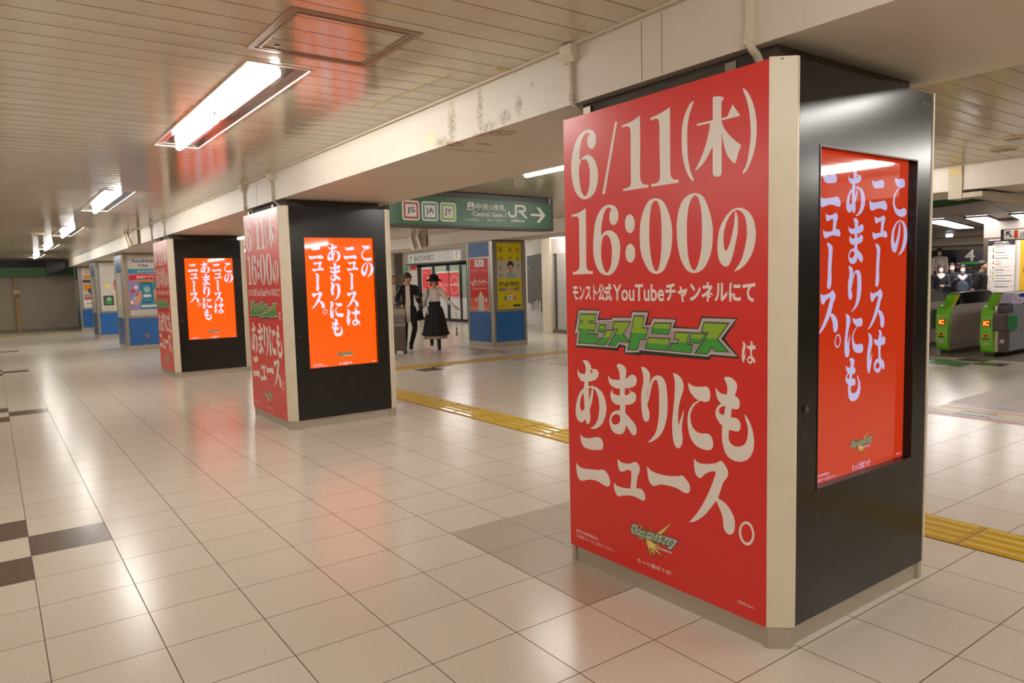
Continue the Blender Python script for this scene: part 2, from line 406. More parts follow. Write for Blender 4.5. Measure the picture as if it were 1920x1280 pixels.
GLYPHS={
 '6a':'193,2174 229,2153 237,2119 228,2091 209,2080 187,2090 176,2113 180,2139 196,2153! 180,2160 161,2159 138,2136 126,2104 119,2061 120,2036! 140,2051 165,2058 190,2055 218,2035 238,2005 247,1960 243,1917 223,1876 190,1855 150,1850 114,1863 84,1894 63,1945 55,2008 60,2058 77,2107 104,2147 143,2171 172,2176;158,2041 177,2025 189,1990 189,1940 180,1892 154,1864 131,1886 118,1927 113,1978 117,2017 131,2037',
 '/':'366,2177! 381,2177! 293,1861! 275,1860!',
 '1a':'522,2176! 522,2041 520,1909 527,1888 541,1875 569,1870! 569,1859! 414,1860! 413,1870! 444,1872 459,1881 463,1901 463,2009 464,2111 459,2133 445,2143 411,2143! 412,2153! 470,2159',
 '1b':'695,2176! 695,2044 695,1911 699,1889 712,1875 740,1870! 740,1858! 586,1859! 585,1870! 620,1872 633,1882 637,1904 635,2013 634,2116 629,2136 616,2144 584,2141! 584,2153! 639,2161',
 '(':'817,2176! 795,2161 770,2119 759,2074 757,2022 761,1969 775,1915 796,1874 816,1853! 821,1859! 803,1897 791,1950 787,2017 788,2073 798,2123 822,2173!',
 ')':'1060,2174! 1083,2147 1104,2102 1116,2052 1119,2005 1113,1950 1097,1901 1076,1864 1058,1851! 1056,1858! 1074,1887 1084,1929 1092,1984 1090,2044 1081,2102 1069,2139 1056,2170!',
 '木':'916,2170! 932,2169 957,2163 968,2156 967,2150 959,2141 959,2006 959,1871 955,1860 935,1857 919,1865 916,1877 916,2023|835,2081! 985,2080! 1010,2122! 1044,2076! 1041,2072! 839,2072!|904,2075! 924,2076! 921,1995 895,1949 866,1916 829,1893! 830,1902! 857,1941 880,1988 895,2031|959,2069! 971,2040 996,2009 1026,1980 1051,1961! 1038,1936 1026,1902 1018,1898 1007,1907! 985,1935 969,1978 960,2024',
 '1c':'158,1807! 157,1666 156,1524 163,1511 180,1503 201,1502! 201,1489! 54,1489! 54,1501! 76,1503 96,1513 104,1532 105,1643 106,1757 98,1769 83,1774 53,1773! 53,1784! 104,1790',
 '6b':'320,1807 351,1800 371,1784 381,1756 374,1726 352,1711 332,1717 321,1740 324,1770 336,1786! 311,1796 288,1776 272,1734 264,1691 265,1667! 282,1682 309,1689 336,1686 367,1666 386,1634 390,1600 382,1548 359,1506 323,1482 291,1481 250,1496 218,1542 206,1599 210,1663 223,1732 252,1780 289,1804;300,1670 319,1656 333,1618 334,1569 324,1519 299,1492 277,1514 263,1559 262,1603 270,1647 283,1665',
 ':':'484,1707 481,1689 472,1675 459,1668 446,1669 433,1678 425,1693 422,1712 425,1730 434,1745 447,1752 461,1750 473,1741 481,1726|485,1576 482,1557 473,1543 461,1535 447,1536 434,1544 426,1560 423,1578 427,1597 435,1611 448,1619 462,1618 474,1609 483,1594',
 '0a':'611,1807 653,1789 683,1741 701,1683 703,1638 697,1582 678,1532 651,1493 612,1480 573,1492 541,1531 520,1579 514,1638 519,1709 538,1760 568,1798;609,1798 630,1777 641,1722 643,1648 640,1579 629,1516 612,1491 593,1512 578,1570 572,1635 574,1710 586,1779',
 '0b':'830,1805 868,1786 894,1738 912,1684 916,1630 911,1577 894,1530 864,1493 821,1479 783,1492 751,1535 734,1592 728,1648 732,1715 751,1768 785,1798;828,1797 847,1775 859,1720 861,1645 857,1575 843,1521 822,1490 801,1511 787,1567 783,1644 786,1716 801,1774',
 'の':'938,1602! 950,1654 976,1694 1007,1720 1041,1726 1075,1714 1102,1684 1115,1643 1116,1602 1105,1558 1081,1518 1051,1493 1017,1479! 1029,1494 1051,1524 1066,1565 1075,1605 1076,1645 1069,1686 1050,1711 1026,1718 1001,1702 982,1673 969,1632 968,1595!|1023,1715! 1032,1700 1036,1674 1034,1628 1023,1582 1011,1541 995,1508 976,1501 953,1517 940,1555 938,1602! 968,1595! 973,1572 981,1563 992,1579 1004,1609 1014,1645 1020,1680',
 'あ':'115,1062! 134,1039 138,1016 132,992 128,956 120,914 121,873 125,826 127,785 138,748 151,744 164,761 167,785 164,814 159,860 159,901 157,959 165,989 176,1019 175,1042 154,1061 134,1064|79,1017! 89,999 113,993 139,995 165,1002 187,1009 184,1018 170,1030! 191,1025 217,1024 231,1012 228,992 207,973 173,962 134,956 104,958 84,975 76,995|125,925! 92,899 67,852 57,805 61,769 81,749 103,747 123,761 148,794 172,838 188,887 191,928 186,953! 181,927 170,890 158,863 140,834 122,817 104,805 94,813 92,846 103,880 124,903!|157,936! 189,939 223,934 260,910 279,869 283,835 274,800 252,762 219,737 189,726 163,726! 185,736 211,762 227,799 233,835 230,874 216,910 193,928 157,927!',
 'ま':'355,1056! 374,1065 401,1060 419,1043 417,1013 411,990 409,935 411,880 410,830 404,796 378,820 377,876 376,931 377,998 372,1030|296,1007! 310,991 338,986 373,989 408,995 431,1008 449,1019 468,1021 483,1011 486,992 475,972 445,959 407,952 368,947 329,951 304,971|326,940! 328,923 352,915 379,915 410,919 437,930 443,939 435,955! 452,942 474,938 481,921 474,899 451,884 421,876 375,869 339,872 316,891 312,916|386,846 343,837 315,817 303,781 313,749 337,730 368,728 396,739 412,769 414,797 413,836 401,847;350,822 326,810 316,789 324,773 345,771 369,783 376,803 370,819|405,841! 435,820 465,799 482,775 481,753 468,739 453,742 434,759 408,786!',
 'り':'514,1063! 540,1060 561,1045 569,1024 563,984 551,946 549,897 562,862 561,830 545,814 528,820 517,856 513,904 515,947 525,985 528,1018|551,892! 547,908 554,946 567,990 587,1021 611,1032 639,1028 659,1007 668,969 671,923 670,876 660,828 640,783 608,749 573,727 548,720! 570,737 598,771 612,811 620,864 622,917 621,964 614,1000 604,1013 590,1003 577,975 565,931',
 'に':'702,1051! 725,1048 748,1034 760,1012 760,985 750,958 739,926 732,890 730,854 731,824! 740,845 753,878 763,902! 760,873 753,837 751,806 755,776 750,745 735,726 716,729 703,752 697,792 697,839 703,891 710,943 713,995 711,1025|786,1019! 805,1009 829,1005 857,1008 881,1012 896,1002 902,983 900,961 890,950 869,946 851,949! 823,927 807,905 798,879 800,854 810,830 832,814 859,811 887,815 905,808 915,790 916,769 907,752 886,745 856,746 825,755 800,779 787,812 782,851 785,882 795,908 814,931 841,948! 817,961 798,979 788,1000',
 'も':'970,1056! 986,1062 1008,1059 1028,1044 1034,1029 1025,995 1017,961 1008,932 1003,893 997,854 993,825 997,802 1014,788 1036,786 1058,793 1075,810 1083,840 1083,872 1074,899 1065,923! 1085,905 1101,875 1111,840 1113,812 1107,779 1088,747 1061,731 1031,725 997,733 975,755 963,791 960,829 963,868 972,913 980,952 985,990 986,1024|927,1013! 940,1000 960,991 986,990 1014,987 1025,988 1042,978 1046,960 1042,943 1031,935 1008,937 980,942 954,951 937,970 930,994|969,900! 997,899 1022,901 1042,894 1050,877 1047,857 1036,847 1014,847 986,850 963,859 943,875 929,897 929,916 940,937 957,948 977,951! 976,942! 957,936 946,923 949,909 969,904!',
 'ニ1':'88,684! 110,672 149,673 184,681 218,690 243,686 256,665 252,638 237,630 191,621 148,618 113,625 94,649',
 'ニ2':'52,530! 75,516 110,511 171,519 222,526 256,534 284,520 300,494 300,468 283,456 254,458 213,467 153,463 91,444 68,454 56,485',
 'ュ':'354,607! 378,596 409,595 439,601 473,615 496,602 499,578 487,551 479,516 477,489! 501,496 523,485 533,462 526,444 504,443 475,448 429,446 383,434 355,425 339,437 329,460 328,487! 348,476 383,474 438,480! 442,508 445,542 443,567 416,565 389,552 369,552 358,575',
 'ー':'544,611! 564,597 600,589 648,589 696,595 729,602 752,609 774,596 792,577 793,551 783,538 761,536 722,546 675,547 627,542 581,526 560,539 550,569',
 'ス':'816,697! 831,686 856,682 892,688 928,698 957,713 977,697 991,674 986,651 969,628 954,590 939,552 907,508 874,467 824,426 786,410! 818,445 862,509 898,578 919,627 928,661 904,658 874,640 850,619 834,621 819,646|939,555! 975,542 998,524 1020,491 1024,453 1015,426 998,415 978,421 969,438 963,481 946,516 931,542!',
 '。':'1115,456 1115,437 1109,419 1100,405 1087,396 1073,394 1060,400 1050,412 1044,429 1044,449 1050,467 1060,482 1073,490 1087,492 1100,486 1109,473;1105,453 1105,439 1101,425 1094,414 1085,407 1075,406 1066,411 1059,421 1055,434 1055,449 1058,463 1065,474 1074,480 1084,481 1094,476 1101,466',
 'こ':'3249,1872! 3286,1867 3314,1872 3337,1864 3338,1839 3316,1832 3299,1829 3272,1811 3254,1783 3255,1756 3275,1740 3308,1738 3336,1745 3357,1738 3358,1721 3338,1708 3299,1707 3259,1723 3238,1755 3240,1788 3261,1816 3288,1831 3265,1840 3251,1856',
 'は':'3047,1204! 3074,1191 3083,1159 3070,1122 3064,1088 3083,1118! 3078,1080 3068,1046 3060,1030 3046,1049 3041,1090 3046,1138 3055,1172|3094,1174! 3128,1168 3155,1173 3180,1180 3190,1166 3184,1148 3149,1143 3116,1146 3099,1158|3129,1211! 3154,1203 3159,1171 3154,1144 3150,1116 3155,1081 3138,1082 3133,1117 3128,1166 3138,1194|3142,1089 3115,1085 3098,1065 3103,1043 3127,1028 3149,1032 3160,1052 3159,1080;3132,1072 3116,1066 3112,1053 3126,1045 3139,1048 3146,1060|3154,1089! 3180,1071 3187,1050 3181,1037 3167,1044 3152,1067!',
 '｜':'2712,1586! 2729,1585 2747,1577 2756,1567 2753,1527 2749,1477 2751,1427 2742,1405 2728,1401 2719,1413 2723,1453 2724,1503 2727,1552 2720,1572',
}
SCREEN_LAYOUT=[('こ', [3236, 1707, 3355, 1874]), ('の', [3225, 1534, 3369, 1691]), ('ニ1', [3055, 1819, 3157, 1858]), ('ニ2', [3036, 1724, 3184, 1771]), ('ュ', [3066, 1603, 3191, 1707]), ('｜', [3091, 1400, 3133, 1586]), ('ス', [3040, 1217, 3180, 1391]), ('は', [3039, 1024, 3192, 1213]), ('あ', [2856, 1699, 3002, 1888]), ('ま', [2873, 1501, 2993, 1689]), ('り', [2878, 1300, 2983, 1492]), ('に', [2858, 1113, 3006, 1295]), ('も', [2869, 921, 2989, 1108]), ('ニ1', [2683, 1820, 2784, 1858]), ('ニ2', [2659, 1725, 2812, 1771]), ('ュ', [2689, 1603, 2814, 1706]), ('｜', [2715, 1401, 2758, 1586]), ('ス', [2657, 1220, 2805, 1396]), ('。', [2783, 1158, 2828, 1215]), ('LOGO', [2912, 655, 3101, 798]), ('t1', [2933, 618, 3080, 648]), ('t2', [2656, 615, 2810, 655]), ('t3', [3310, 624, 3355, 635])]
NEWS_LOGO={
 'outline':['88,1317 254,1316 240,1274 326,1276 331,1286 451,1287 458,1316 568,1316 557,1261 574,1259 582,1288 727,1287 717,1253 839,1251 858,1301 1037,1298 974,1214 1043,1144 1040,1139 908,1138 897,1123 516,1120 513,1113 406,1115 408,1144 379,1144 369,1125 60,1125 75,1188 53,1189 67,1239 63,1240'],
 'silver':['93,1311 248,1311 227,1265 329,1271 336,1281 456,1282 462,1310 561,1310 538,1250 577,1255 588,1283 721,1283 701,1246 842,1247 863,1294 1028,1294 956,1213 1035,1146 906,1147 891,1136 505,1138 501,1128 413,1121 421,1153 377,1158 360,1140 68,1134 81,1198 60,1192 78,1246'],
 'face':['102,1300 230,1301 215,1258 333,1266 346,1268 459,1273 470,1298 544,1299 528,1245 586,1250 598,1271 704,1273 696,1235 850,1237 871,1283 1006,1283 946,1213 1014,1157 903,1155 886,1144 502,1144 490,1134 423,1132 433,1161 371,1162 351,1147 79,1143 88,1201'],
 'green':['106,1290 219,1291 211,1266 170,1264 166,1250 218,1249 206,1212 158,1213 150,1194 227,1196 216,1153 95,1150 109,1212 91,1214 99,1246 122,1250 122,1263 99,1264','246,1241 286,1241 277,1212 235,1211','294,1219 337,1219 283,1151 228,1149 238,1176 262,1177','346,1261 446,1262 401,1208 436,1174 388,1172 376,1183 352,1151 308,1149 372,1230 337,1230','478,1290 535,1291 522,1238 557,1238 540,1190 508,1190 493,1140 437,1139','601,1263 692,1264 677,1221 584,1222','564,1196 686,1197 668,1149 546,1150','721,1227 792,1228 775,1181 809,1178 799,1148 684,1151 695,1178 732,1178 739,1202 715,1201','808,1227 876,1227 846,1191 796,1191','873,1274 987,1274 935,1211 986,1165 928,1165 910,1182 886,1148 830,1148 898,1237 863,1238'],
}
BRAND_LOGO={
 'spike':['491,336 518,308 500,303','568,338 570,310 558,311','698,391 633,312 597,309','469,260 525,270 527,259 497,253','638,210 581,228 595,243','592,201 566,218 588,230','559,187 552,220 570,225','632,257 577,266 566,246','534,270 588,274 595,254 566,224 537,237'],
 'core':['686,377 624,313 606,311','534,267 567,262 595,258 581,228 566,235 552,220 545,245','628,214 581,234 588,241','586,204 568,224 577,230'],
 'band':['449,315 487,316 484,302 567,305 686,313 726,312 687,260 664,260 668,274 641,270 616,271 560,269 442,269 441,289'],
 'plate':['585,249 690,250 688,241 587,241'],
}

# ================================================================ SETTING
X0, X1, Y0, Y1, ZC = -6.0, 30.0, -8.5, 32.0, 2.61
mb = MB()
mb.box(X0, X1, Y0, Y1, -.1, 0, FLOOR)
def cell(i, j, m, z=.0006):   # i, j = tile indices counted from the grid origin
    x = GX+TS*i; y = GY+TS*j
    mb.face([(x+.002, y+.002, z), (x+TS-.002, y+.002, z), (x+TS-.002, y+TS-.002, z), (x+.002, y+TS-.002, z)], m)
for k in range(4):            # brown diamonds in the left aisle, every fourteen tiles
    for i, j in ((0, 11), (-1, 10), (-1, 12), (-2, 11)): cell(i, j+14*k, FLOOR_DARK)
    if k: 
        for i, j in ((14, 11), (15, 12)): cell(i, j+14*k, FLOOR_DARK)
for i, j in ((31, 11), (30, 10), (29, 11), (28, 12), (30, 12)): cell(i, j, FLOOR_DARK)
for i in (5, 6, 7):
    for j in (5, 6, 7): cell(i, j, FLOOR_DULL)
for i in range(21, 28):
    for j in range(3, 8): cell(i, j, FLOOR_DULL)
mb.face([(12.89, -8, .0006), (29.9, -8, .0006), (29.9, 12.9, .0006), (12.89, 12.9, .0006)], FLOOR_GATE)
mb.recalc = False
struct(mb.build('floor'))

# lamps: rows (x), fixtures every 5.7 m
FIX = []
for x in (1.31, 4.80, 7.76, -2.4):
    for k in range(-2, 6): 
        y = 3.81+5.7*k
        if y < 29 and not (x > 7 and k > 0) and not (x < 0 and k > 3): FIX.append((x, y))
FW, FL = .165, 2.57
# strip ceiling: separate metal strips with open grooves, cut round the lamps
mb = MB()
p = .1657
k0 = int((Y0-2.25)/p)-1; k1 = int((Y1-2.25)/p)+1
for k in range(k0, k1):
    ya, yb = 2.25+p*k+.004, 2.25+p*(k+1)-.004
    ya, yb = max(ya, Y0), min(yb, Y1)
    if yb-ya < .02: continue
    cuts = sorted((fx-FW, fx+FW) for fx, fy in FIX if ya < fy+FL-.02 and yb > fy+.02)
    xs = X0
    for a, b in cuts+[(X1, X1)]:
        if a > xs: mb.box(xs, a, ya, yb, ZC, ZC+.012, CEIL)
        xs = b
    for fx, fy in FIX:        # short pieces closing the strips at the lamp ends
        if ya < fy < yb-.004 and yb < fy+FL and yb > fy+.02: mb.box(fx-FW, fx+FW, ya, fy, ZC, ZC+.012, CEIL)
        if ya+.004 < fy+FL < yb and ya > fy and ya < fy+FL-.02: mb.box(fx-FW, fx+FW, fy+FL, yb, ZC, ZC+.012, CEIL)
mb.box(X0, X1, Y0, Y1, ZC+.11, ZC+.15, GROOVE)
for k in range(k0, k1):
    y = 2.25+p*k
    if Y0 < y < Y1:
        cuts = sorted((fx-FW, fx+FW) for fx, fy in FIX if y < fy+FL and y > fy)
        xs = X0
        for a, b in cuts+[(X1, X1)]:
            if a > xs: mb.box(xs, a, y-.006, y+.006, ZC+.006, ZC+.02, GROOVE)
            xs = b
struct(mb.build('ceiling'))

# walls
def wall(name, x0, x1, y0, y1, z0=0, z1=ZC+.1, m=WALL):
    b = MB(); b.box(x0, x1, y0, y1, z0, z1, m); return struct(b.build(name))
wall('wall_left', X0-.1, X0, Y0, Y1)
wall('wall_behind', X0, X1, Y0-.1, Y0)
wall('wall_right', X1, X1+.1, Y0, Y1)
wall('wall_gate_side', 12.45, X1, 12.95, 13.05)
# end wall: rolled shutter with header
mb = MB(); mb.box(X0, 9.0, Y1, Y1+.1, 0, ZC+.1, WALL)
for i in range(60): mb.box(X0+.05, 9, Y1-.012, Y1, .10+i*.032, .126+i*.032, mat('shutter_slat', (178, 168, 148), .5))
mb.box(X0, 9.0, Y1-.03, Y1, 0, .10, mat('shutter_foot', (140, 130, 112), .5))
struct(mb.build('wall_end'))
mb = MB(); mb.box(X0, 9.0, Y1-.25, Y1, 2.36, ZC, mat('header_black', (38, 36, 34), .5))
struct(mb.build('trim_1'))
mb = MB(); mb.box(X0, 5.0, Y1-.32, Y1-.25, 2.03, 2.34, mat('sign_band_green', (60, 112, 44), .4)); mb.box(X0, 5.0, Y1-.33, Y1-.24, 2.34, 2.36, DARK)
tag(mb.build('sign_band'), 'long green sign band under the black header of the far shutter wall', 'sign')
mb = MB(); mb.box(.74, .84, Y1-.12, Y1-.03, 0, 2.03, mat('column_ochre', (176, 146, 104), .5)); mb.box(.70, .9, Y1-.14, Y1-.12, 1.35, 1.55, mat('notice_pale', (206, 190, 176), .5)); mb.box(.76, .87, Y1-.142, Y1-.139, 1.28, 1.38, mat('notice_red', (170, 84, 60), .5))
o = mb.build('wall_post'); tag(o, 'slim ochre post with a small notice against the far shutter wall', 'post')
h = empty('ceiling_display', (2.02, 31.0, 2.03), 'black box-shaped hanging display below the ceiling before the far shutter wall', 'display')
b = MB(); b.box(-.31, .31, -.12, .12, 0, .52, BLACK); hh_ = b.build('housing', h, bevel=.01)
b = MB(); b.box(-.28, .28, -.125, -.121, .04, .48, mat('dark_glass', (14, 14, 16), .08)); b.build('screen', hh_)
b = MB(); b.box(-.03, .03, -.03, .03, .52, .58, DARK); b.build('bracket', h)

# beams
def beam(name, x0, x1, y0, y1):
    b = MB(); b.box(x0, x1, y0, y1, 2.33, ZC, BEAM)
    return b
b = beam('trim_2', 2.41, 3.63, Y0, Y1)
for y in (2.305, 2.187, 7.98, 13.6): b.box(2.4085, 2.411, y-.0015, y+.0015, 2.335, ZC-.02, mat('seam', (110, 98, 80), .7))
b.box(2.38, 2.41, Y0, Y1, ZC-.012, ZC, mat('ceiling_trim', (196, 184, 162), .5))
struct(b.build('trim_2', bevel=.006))
b = beam('trim_3', 8.80, 9.75, Y0, Y1); b.box(8.77, 8.80, Y0, Y1, ZC-.012, ZC, mat('ceiling_trim', (196, 184, 162), .5))
struct(b.build('trim_3', bevel=.006))

# office side: back wall, glazed front, slanted hoarding wall
OX = 13.65
mb = MB()
mb.box(OX, OX+.1, 25.1, Y1, 0, ZC, OFFWHITE)
mb.box(OX, OX+.1, 18.0, 21.5, 0, ZC, OFFWHITE)
mb.box(OX, OX+.1, 21.5, 25.1, 2.14, ZC, OFFWHITE)
mb.box(OX-.03, OX+.1, 25.1, Y1, 0, .11, GREYPANEL)
struct(mb.build('wall_office'))
mb = MB(); mb.box(OX+2.5, OX+2.6, 18, Y1, 0, ZC, OFFWHITE); mb.box(OX+.1, OX+2.5, 17.9, 18, 0, ZC, OFFWHITE)
struct(mb.build('wall_office_back'))
d0, d1 = Vector((13.63, 18.0, 0)), Vector((12.33, 15.516, 0)); dd = (d1-d0); DL = dd.length; dd.normalize(); dn = Vector((-dd.y, dd.x, 0))
if dn.dot(Vector((-1, -.2, 0))) < 0: dn = -dn
mb = MB()
def slab(a, b, th, z0, z1, m, off=0.0):
    p0 = d0+dd*a+dn*off; p1 = d0+dd*b+dn*off; q0 = p0+dn*th; q1 = p1+dn*th
    v = [(p0.x, p0.y, z0), (p1.x, p1.y, z0), (q1.x, q1.y, z0), (q0.x, q0.y, z0), (p0.x, p0.y, z1), (p1.x, p1.y, z1), (q1.x, q1.y, z1), (q0.x, q0.y, z1)]
    b_ = len(mb.v); mb.v += v; k = mb.mi(m)
    for q in ((0, 3, 2, 1), (4, 5, 6, 7), (0, 1, 5, 4), (1, 2, 6, 5), (2, 3, 7, 6), (3, 0, 4, 7)): mb.f.append([b_+i for i in q]); mb.m.append(k); mb.smooth.append(False)
slab(-.1, DL, -.1, 0, ZC, OFFWHITE)
slab(0, DL, .03, 0, .1, GREYPANEL)
struct(mb.build('wall_slanted'))
# white dotted pattern on the dark hoarding graphic
mb = MB(); fl = Flat(mb, d0+dn*.012, dd, (0, 0, 1))
HD = mat('hoarding_black', (52, 49, 48), .4); HP = mat('hoarding_pale', (190, 186, 186), .4); HM = mat('hoarding_mist', (140, 136, 138), .4)
sgn = 1 if fl.n.dot(dn) > 0 else -1
fl.n = dn.copy()
fl.rect(.1, .13, 2.55, 2.17, 0, HD)
sky = [(0.1, .13), (2.55, .13), (2.55, .95)]
x = 2.55
rr = random.Random(4)
while x > .12:
    wd = rr.uniform(.1, .22); hh = rr.uniform(.5, .92)
    fl.rect(max(.1, x-wd), .13, x, hh, 1, HP)
    if rr.random() < .6: fl.rect(max(.1, x-wd*.6), hh-.12, x-wd*.3, hh-.01, 2, HM)
    x -= wd
for i in range(26):
    t = i/25; u = .35+2.1*t; v = 1.78-.9*t+.16*math.sin(t*11); r_ = .055 if i == 0 else rr.uniform(.008, .022)
    fl.disc(u, v, r_, r_, 1, HP, 8)
for i in range(14): fl.disc(1.0+rr.uniform(-.25, .35), 1.45+rr.uniform(-.2, .25), .010, .014, 1, HP, 6)
o = mb.build('wall_graphic'); tag(o, 'dark wall graphic with a pale skyline and dotted line on the slanted wall', 'graphic')
# column and grey door right of it
mb = MB(); mb.box(12.33, 12.45, 9.0, 15.30, 0, ZC, GREYPANEL); mb.box(12.31, 12.33, 9.0, 15.2, 0, .1, STEELD); mb.box(12.30, 12.33, 9.0, 15.2, 2.13, ZC, OFFWHITE)
struct(mb.build('wall_column_side'))
mb = MB(); mb.box(12.24, 12.5, 15.13, 15.50, 0, ZC, POST); struct(mb.build('trim_4', bevel=.01))
mb = MB(); mb.box(12.285, 12.33, 12.0, 14.95, .10, 2.13, GREYPANEL); mb.box(12.27, 12.286, 14.90, 14.99, .1, 2.13, DARK); mb.box(12.27, 12.284, 13.0, 13.01, .1, 2.13, DARK)
o = struct(mb.build('door_2'))
mb = MB(); fl = Flat(mb, (12.283, 14.55, 1.35), (0, -1, 0), (0, 0, 1)); fl.n = Vector((-1, 0, 0)); fl.rect(0, 0, .3, .38, 0, mat('paper_white', (214, 208, 200), .6)); fl.rect(.05, .3, .25, .33, 1, INKGREY); fl.rect(.05, .1, .25, .24, 1, SILVER2)
tag(mb.build('notice'), 'small white notice on the grey door behind the large red advertising pillar', 'notice')

# ticket office doors
FRAME = mat('door_frame_dark', (48, 47, 44), .4, .3)
def glass_mat():
    m = bpy.data.materials.new('door_glass'); m.use_nodes = True; t = m.node_tree; t.nodes.clear()
    o = t.nodes.new('ShaderNodeOutputMaterial'); mx = t.nodes.new('ShaderNodeMixShader'); a = t.nodes.new('ShaderNodeBsdfTransparent'); b = t.nodes.new('ShaderNodeBsdfPrincipled')
    a.inputs[0].default_value = (.8, .9, .84, 1); b.inputs['Base Color'].default_value = (*lin((178, 190, 176)), 1); b.inputs['Roughness'].default_value = .08
    mx.inputs[0].default_value = .55; t.links.new(a.outputs[0], mx.inputs[1]); t.links.new(b.outputs[0], mx.inputs[2]); t.links.new(mx.outputs[0], o.inputs[0]); return m
GLASS = glass_mat()
FROST = mat('frosted_film', (206, 204, 204), .5)
dr = bpy.data.objects.new('door_1', None); COL.objects.link(dr); dr.location = (OX, 21.5, 0); struct(dr)
b = MB(); b.box(-.03, .07, 3.30, 3.60, 0, 2.14, FRAME); b.box(-.03, .07, 0, .03, 0, 2.14, FRAME); b.box(-.03, .07, 0, 3.6, 2.04, 2.14, FRAME); b.box(-.03, .07, 0, 3.6, 0, .10, FRAME)
df = b.build('door_frame', dr)
for (a, c) in ((2.42, 3.30), (1.38, 2.28), (.48, 1.2), (.03, .36)):
    b = MB(); b.box(-.005, .008, a, c, .1, 2.04, GLASS); b.box(-.009, -.0055, a, c, .1, .86, FROST); b.build('glass_pane', dr)
for (a, c) in ((2.28, 2.42), (1.2, 1.38), (.36, .48)):
    b = MB(); b.box(-.03, .04, a, c, .1, 2.04, FRAME); b.build('door_stile', dr)
b = MB(); b.box(-.34, -.03, 0, 4.0, 2.12, 2.16, DARK); b.build('canopy', df)
# office lamp so the glass front glows as in the photo
def ceiling_lamp(name, x, y, label, L=FL, W=FW, rz=0.0, depth=.010, group='fluorescent ceiling lamps'):
    t = empty(name, (x, y, ZC), label, 'ceiling lamp', group, rz)
    b = MB(); z = depth
    b.face([(-W, 0, 0), (-W*.62, .02, z), (-W*.62, L-.02, z), (-W, L, 0)], REFLECTOR); b.face([(W, L, 0), (W*.62, L-.02, z), (W*.62, .02, z), (W, 0, 0)], REFLECTOR)
    b.face([(-W*.62, .02, z), (W*.62, .02, z), (W*.62, L-.02, z), (-W*.62, L-.02, z)], REFLECTOR)
    b.face([(-W, 0, 0), (W, 0, 0), (W*.62, .02, z), (-W*.62, .02, z)], REFLECTOR); b.face([(-W, L, 0), (-W*.62, L-.02, z), (W*.62, L-.02, z), (W, L, 0)], REFLECTOR)
    b.box(-W-.006, -W+.004, -.006, L+.006, -.004, .012, RIM); b.box(W-.004, W+.006, -.006, L+.006, -.004, .012, RIM)
    b.box(-W, W, -.006, .004, -.004, .012, RIM); b.box(-W, W, L-.004, L+.006, -.004, .012, RIM)
    hs = b.build('lamp_housing', t)
    for a, c in ((.05, L/2-.035), (L/2+.035, L-.05)):
        b = MB(); b.tube([(0, a, -.018), (0, a+.008, -.018), (0, a+.03, -.018), (0, c-.03, -.018), (0, c-.008, -.018), (0, c, -.018)], .026, TUBE, 16, radii=[.008, .019, .026, .026, .019, .008]); b.build('lamp_tube', t)
    b = MB(); b.box(-.018, .018, L/2-.03, L/2+.03, -.002, z, RIM); b.build('tube_socket', hs)
    return t
proto = None
order = ['nearest', 'second', 'third', 'fourth', 'fifth', 'sixth']
n_front = 0
for (x, y) in FIX:
    if abs(x-1.31) < .01 and y > 3: lab = '%s fluorescent ceiling lamp of the row receding over the left aisle' % order[int(round((y-3.81)/5.7))]
    elif abs(x-4.8) < .01 and y > 3: lab = '%s ceiling lamp of the row beyond the painted beam, towards the green sign' % order[int(round((y-3.81)/5.7))]
    elif x < 0: lab = 'ceiling lamp left of the aisle, %s' % (('just behind the camera' if y > -4 else 'farthest behind the camera') if y < 3 else '%s of the outer row' % order[int(round((y-3.81)/5.7))])
    elif y < 3: lab = 'ceiling lamp behind the camera, %s, %s end' % ({1.31: 'aisle row', 4.8: 'middle row', 7.76: 'right-hand row'}[x], 'near' if y > -4 else 'far')
    else: lab = 'ceiling lamp of the right-hand row beside the second beam'
    if proto is None: proto = ceiling_lamp('ceiling_lamp', x, y, lab)
    else:
        c = copy_tree(proto); c.location = (x, y, ZC); c['label'] = lab
for (x, y, rz, lab) in ((15.1, 20, 0, 'ceiling lamp inside the ticket office behind the glass doors'), (15.1, 26, 0, 'ceiling lamp at the far end inside the ticket office'), (11.3, 17.5, 0, 'ceiling lamp over the ticket office forecourt, near'), (11.6, 22.5, 0, 'ceiling lamp added to brighten the ticket office forecourt, middle'), (25.9, 8.2, 0, 'ceiling lamp added behind the white fascia to light the stairs and banner'), (6.3, 20.5, 0, 'ceiling lamp over the far concourse behind the second red pillar'), (11.3, 12.6, -math.radians(70), 'slanted ceiling lamp glimpsed right of the green direction sign')):  # middle forecourt and stairs lamps are added to brighten office sign and banner
    c = copy_tree(proto); c.location = (x, y, ZC-.062); c.rotation_euler = (0, 0, rz); c['label'] = lab
# slanted tube above the blue pillar
c = copy_tree(proto); c.location = (8.95, 13.45, ZC-.062-.28); c.rotation_euler = (0, 0, -math.radians(70)); c.location = (9.8, 13.80, ZC-.062); c['label'] = 'slanted ceiling lamp above and behind the blue pillar with the yellow poster'

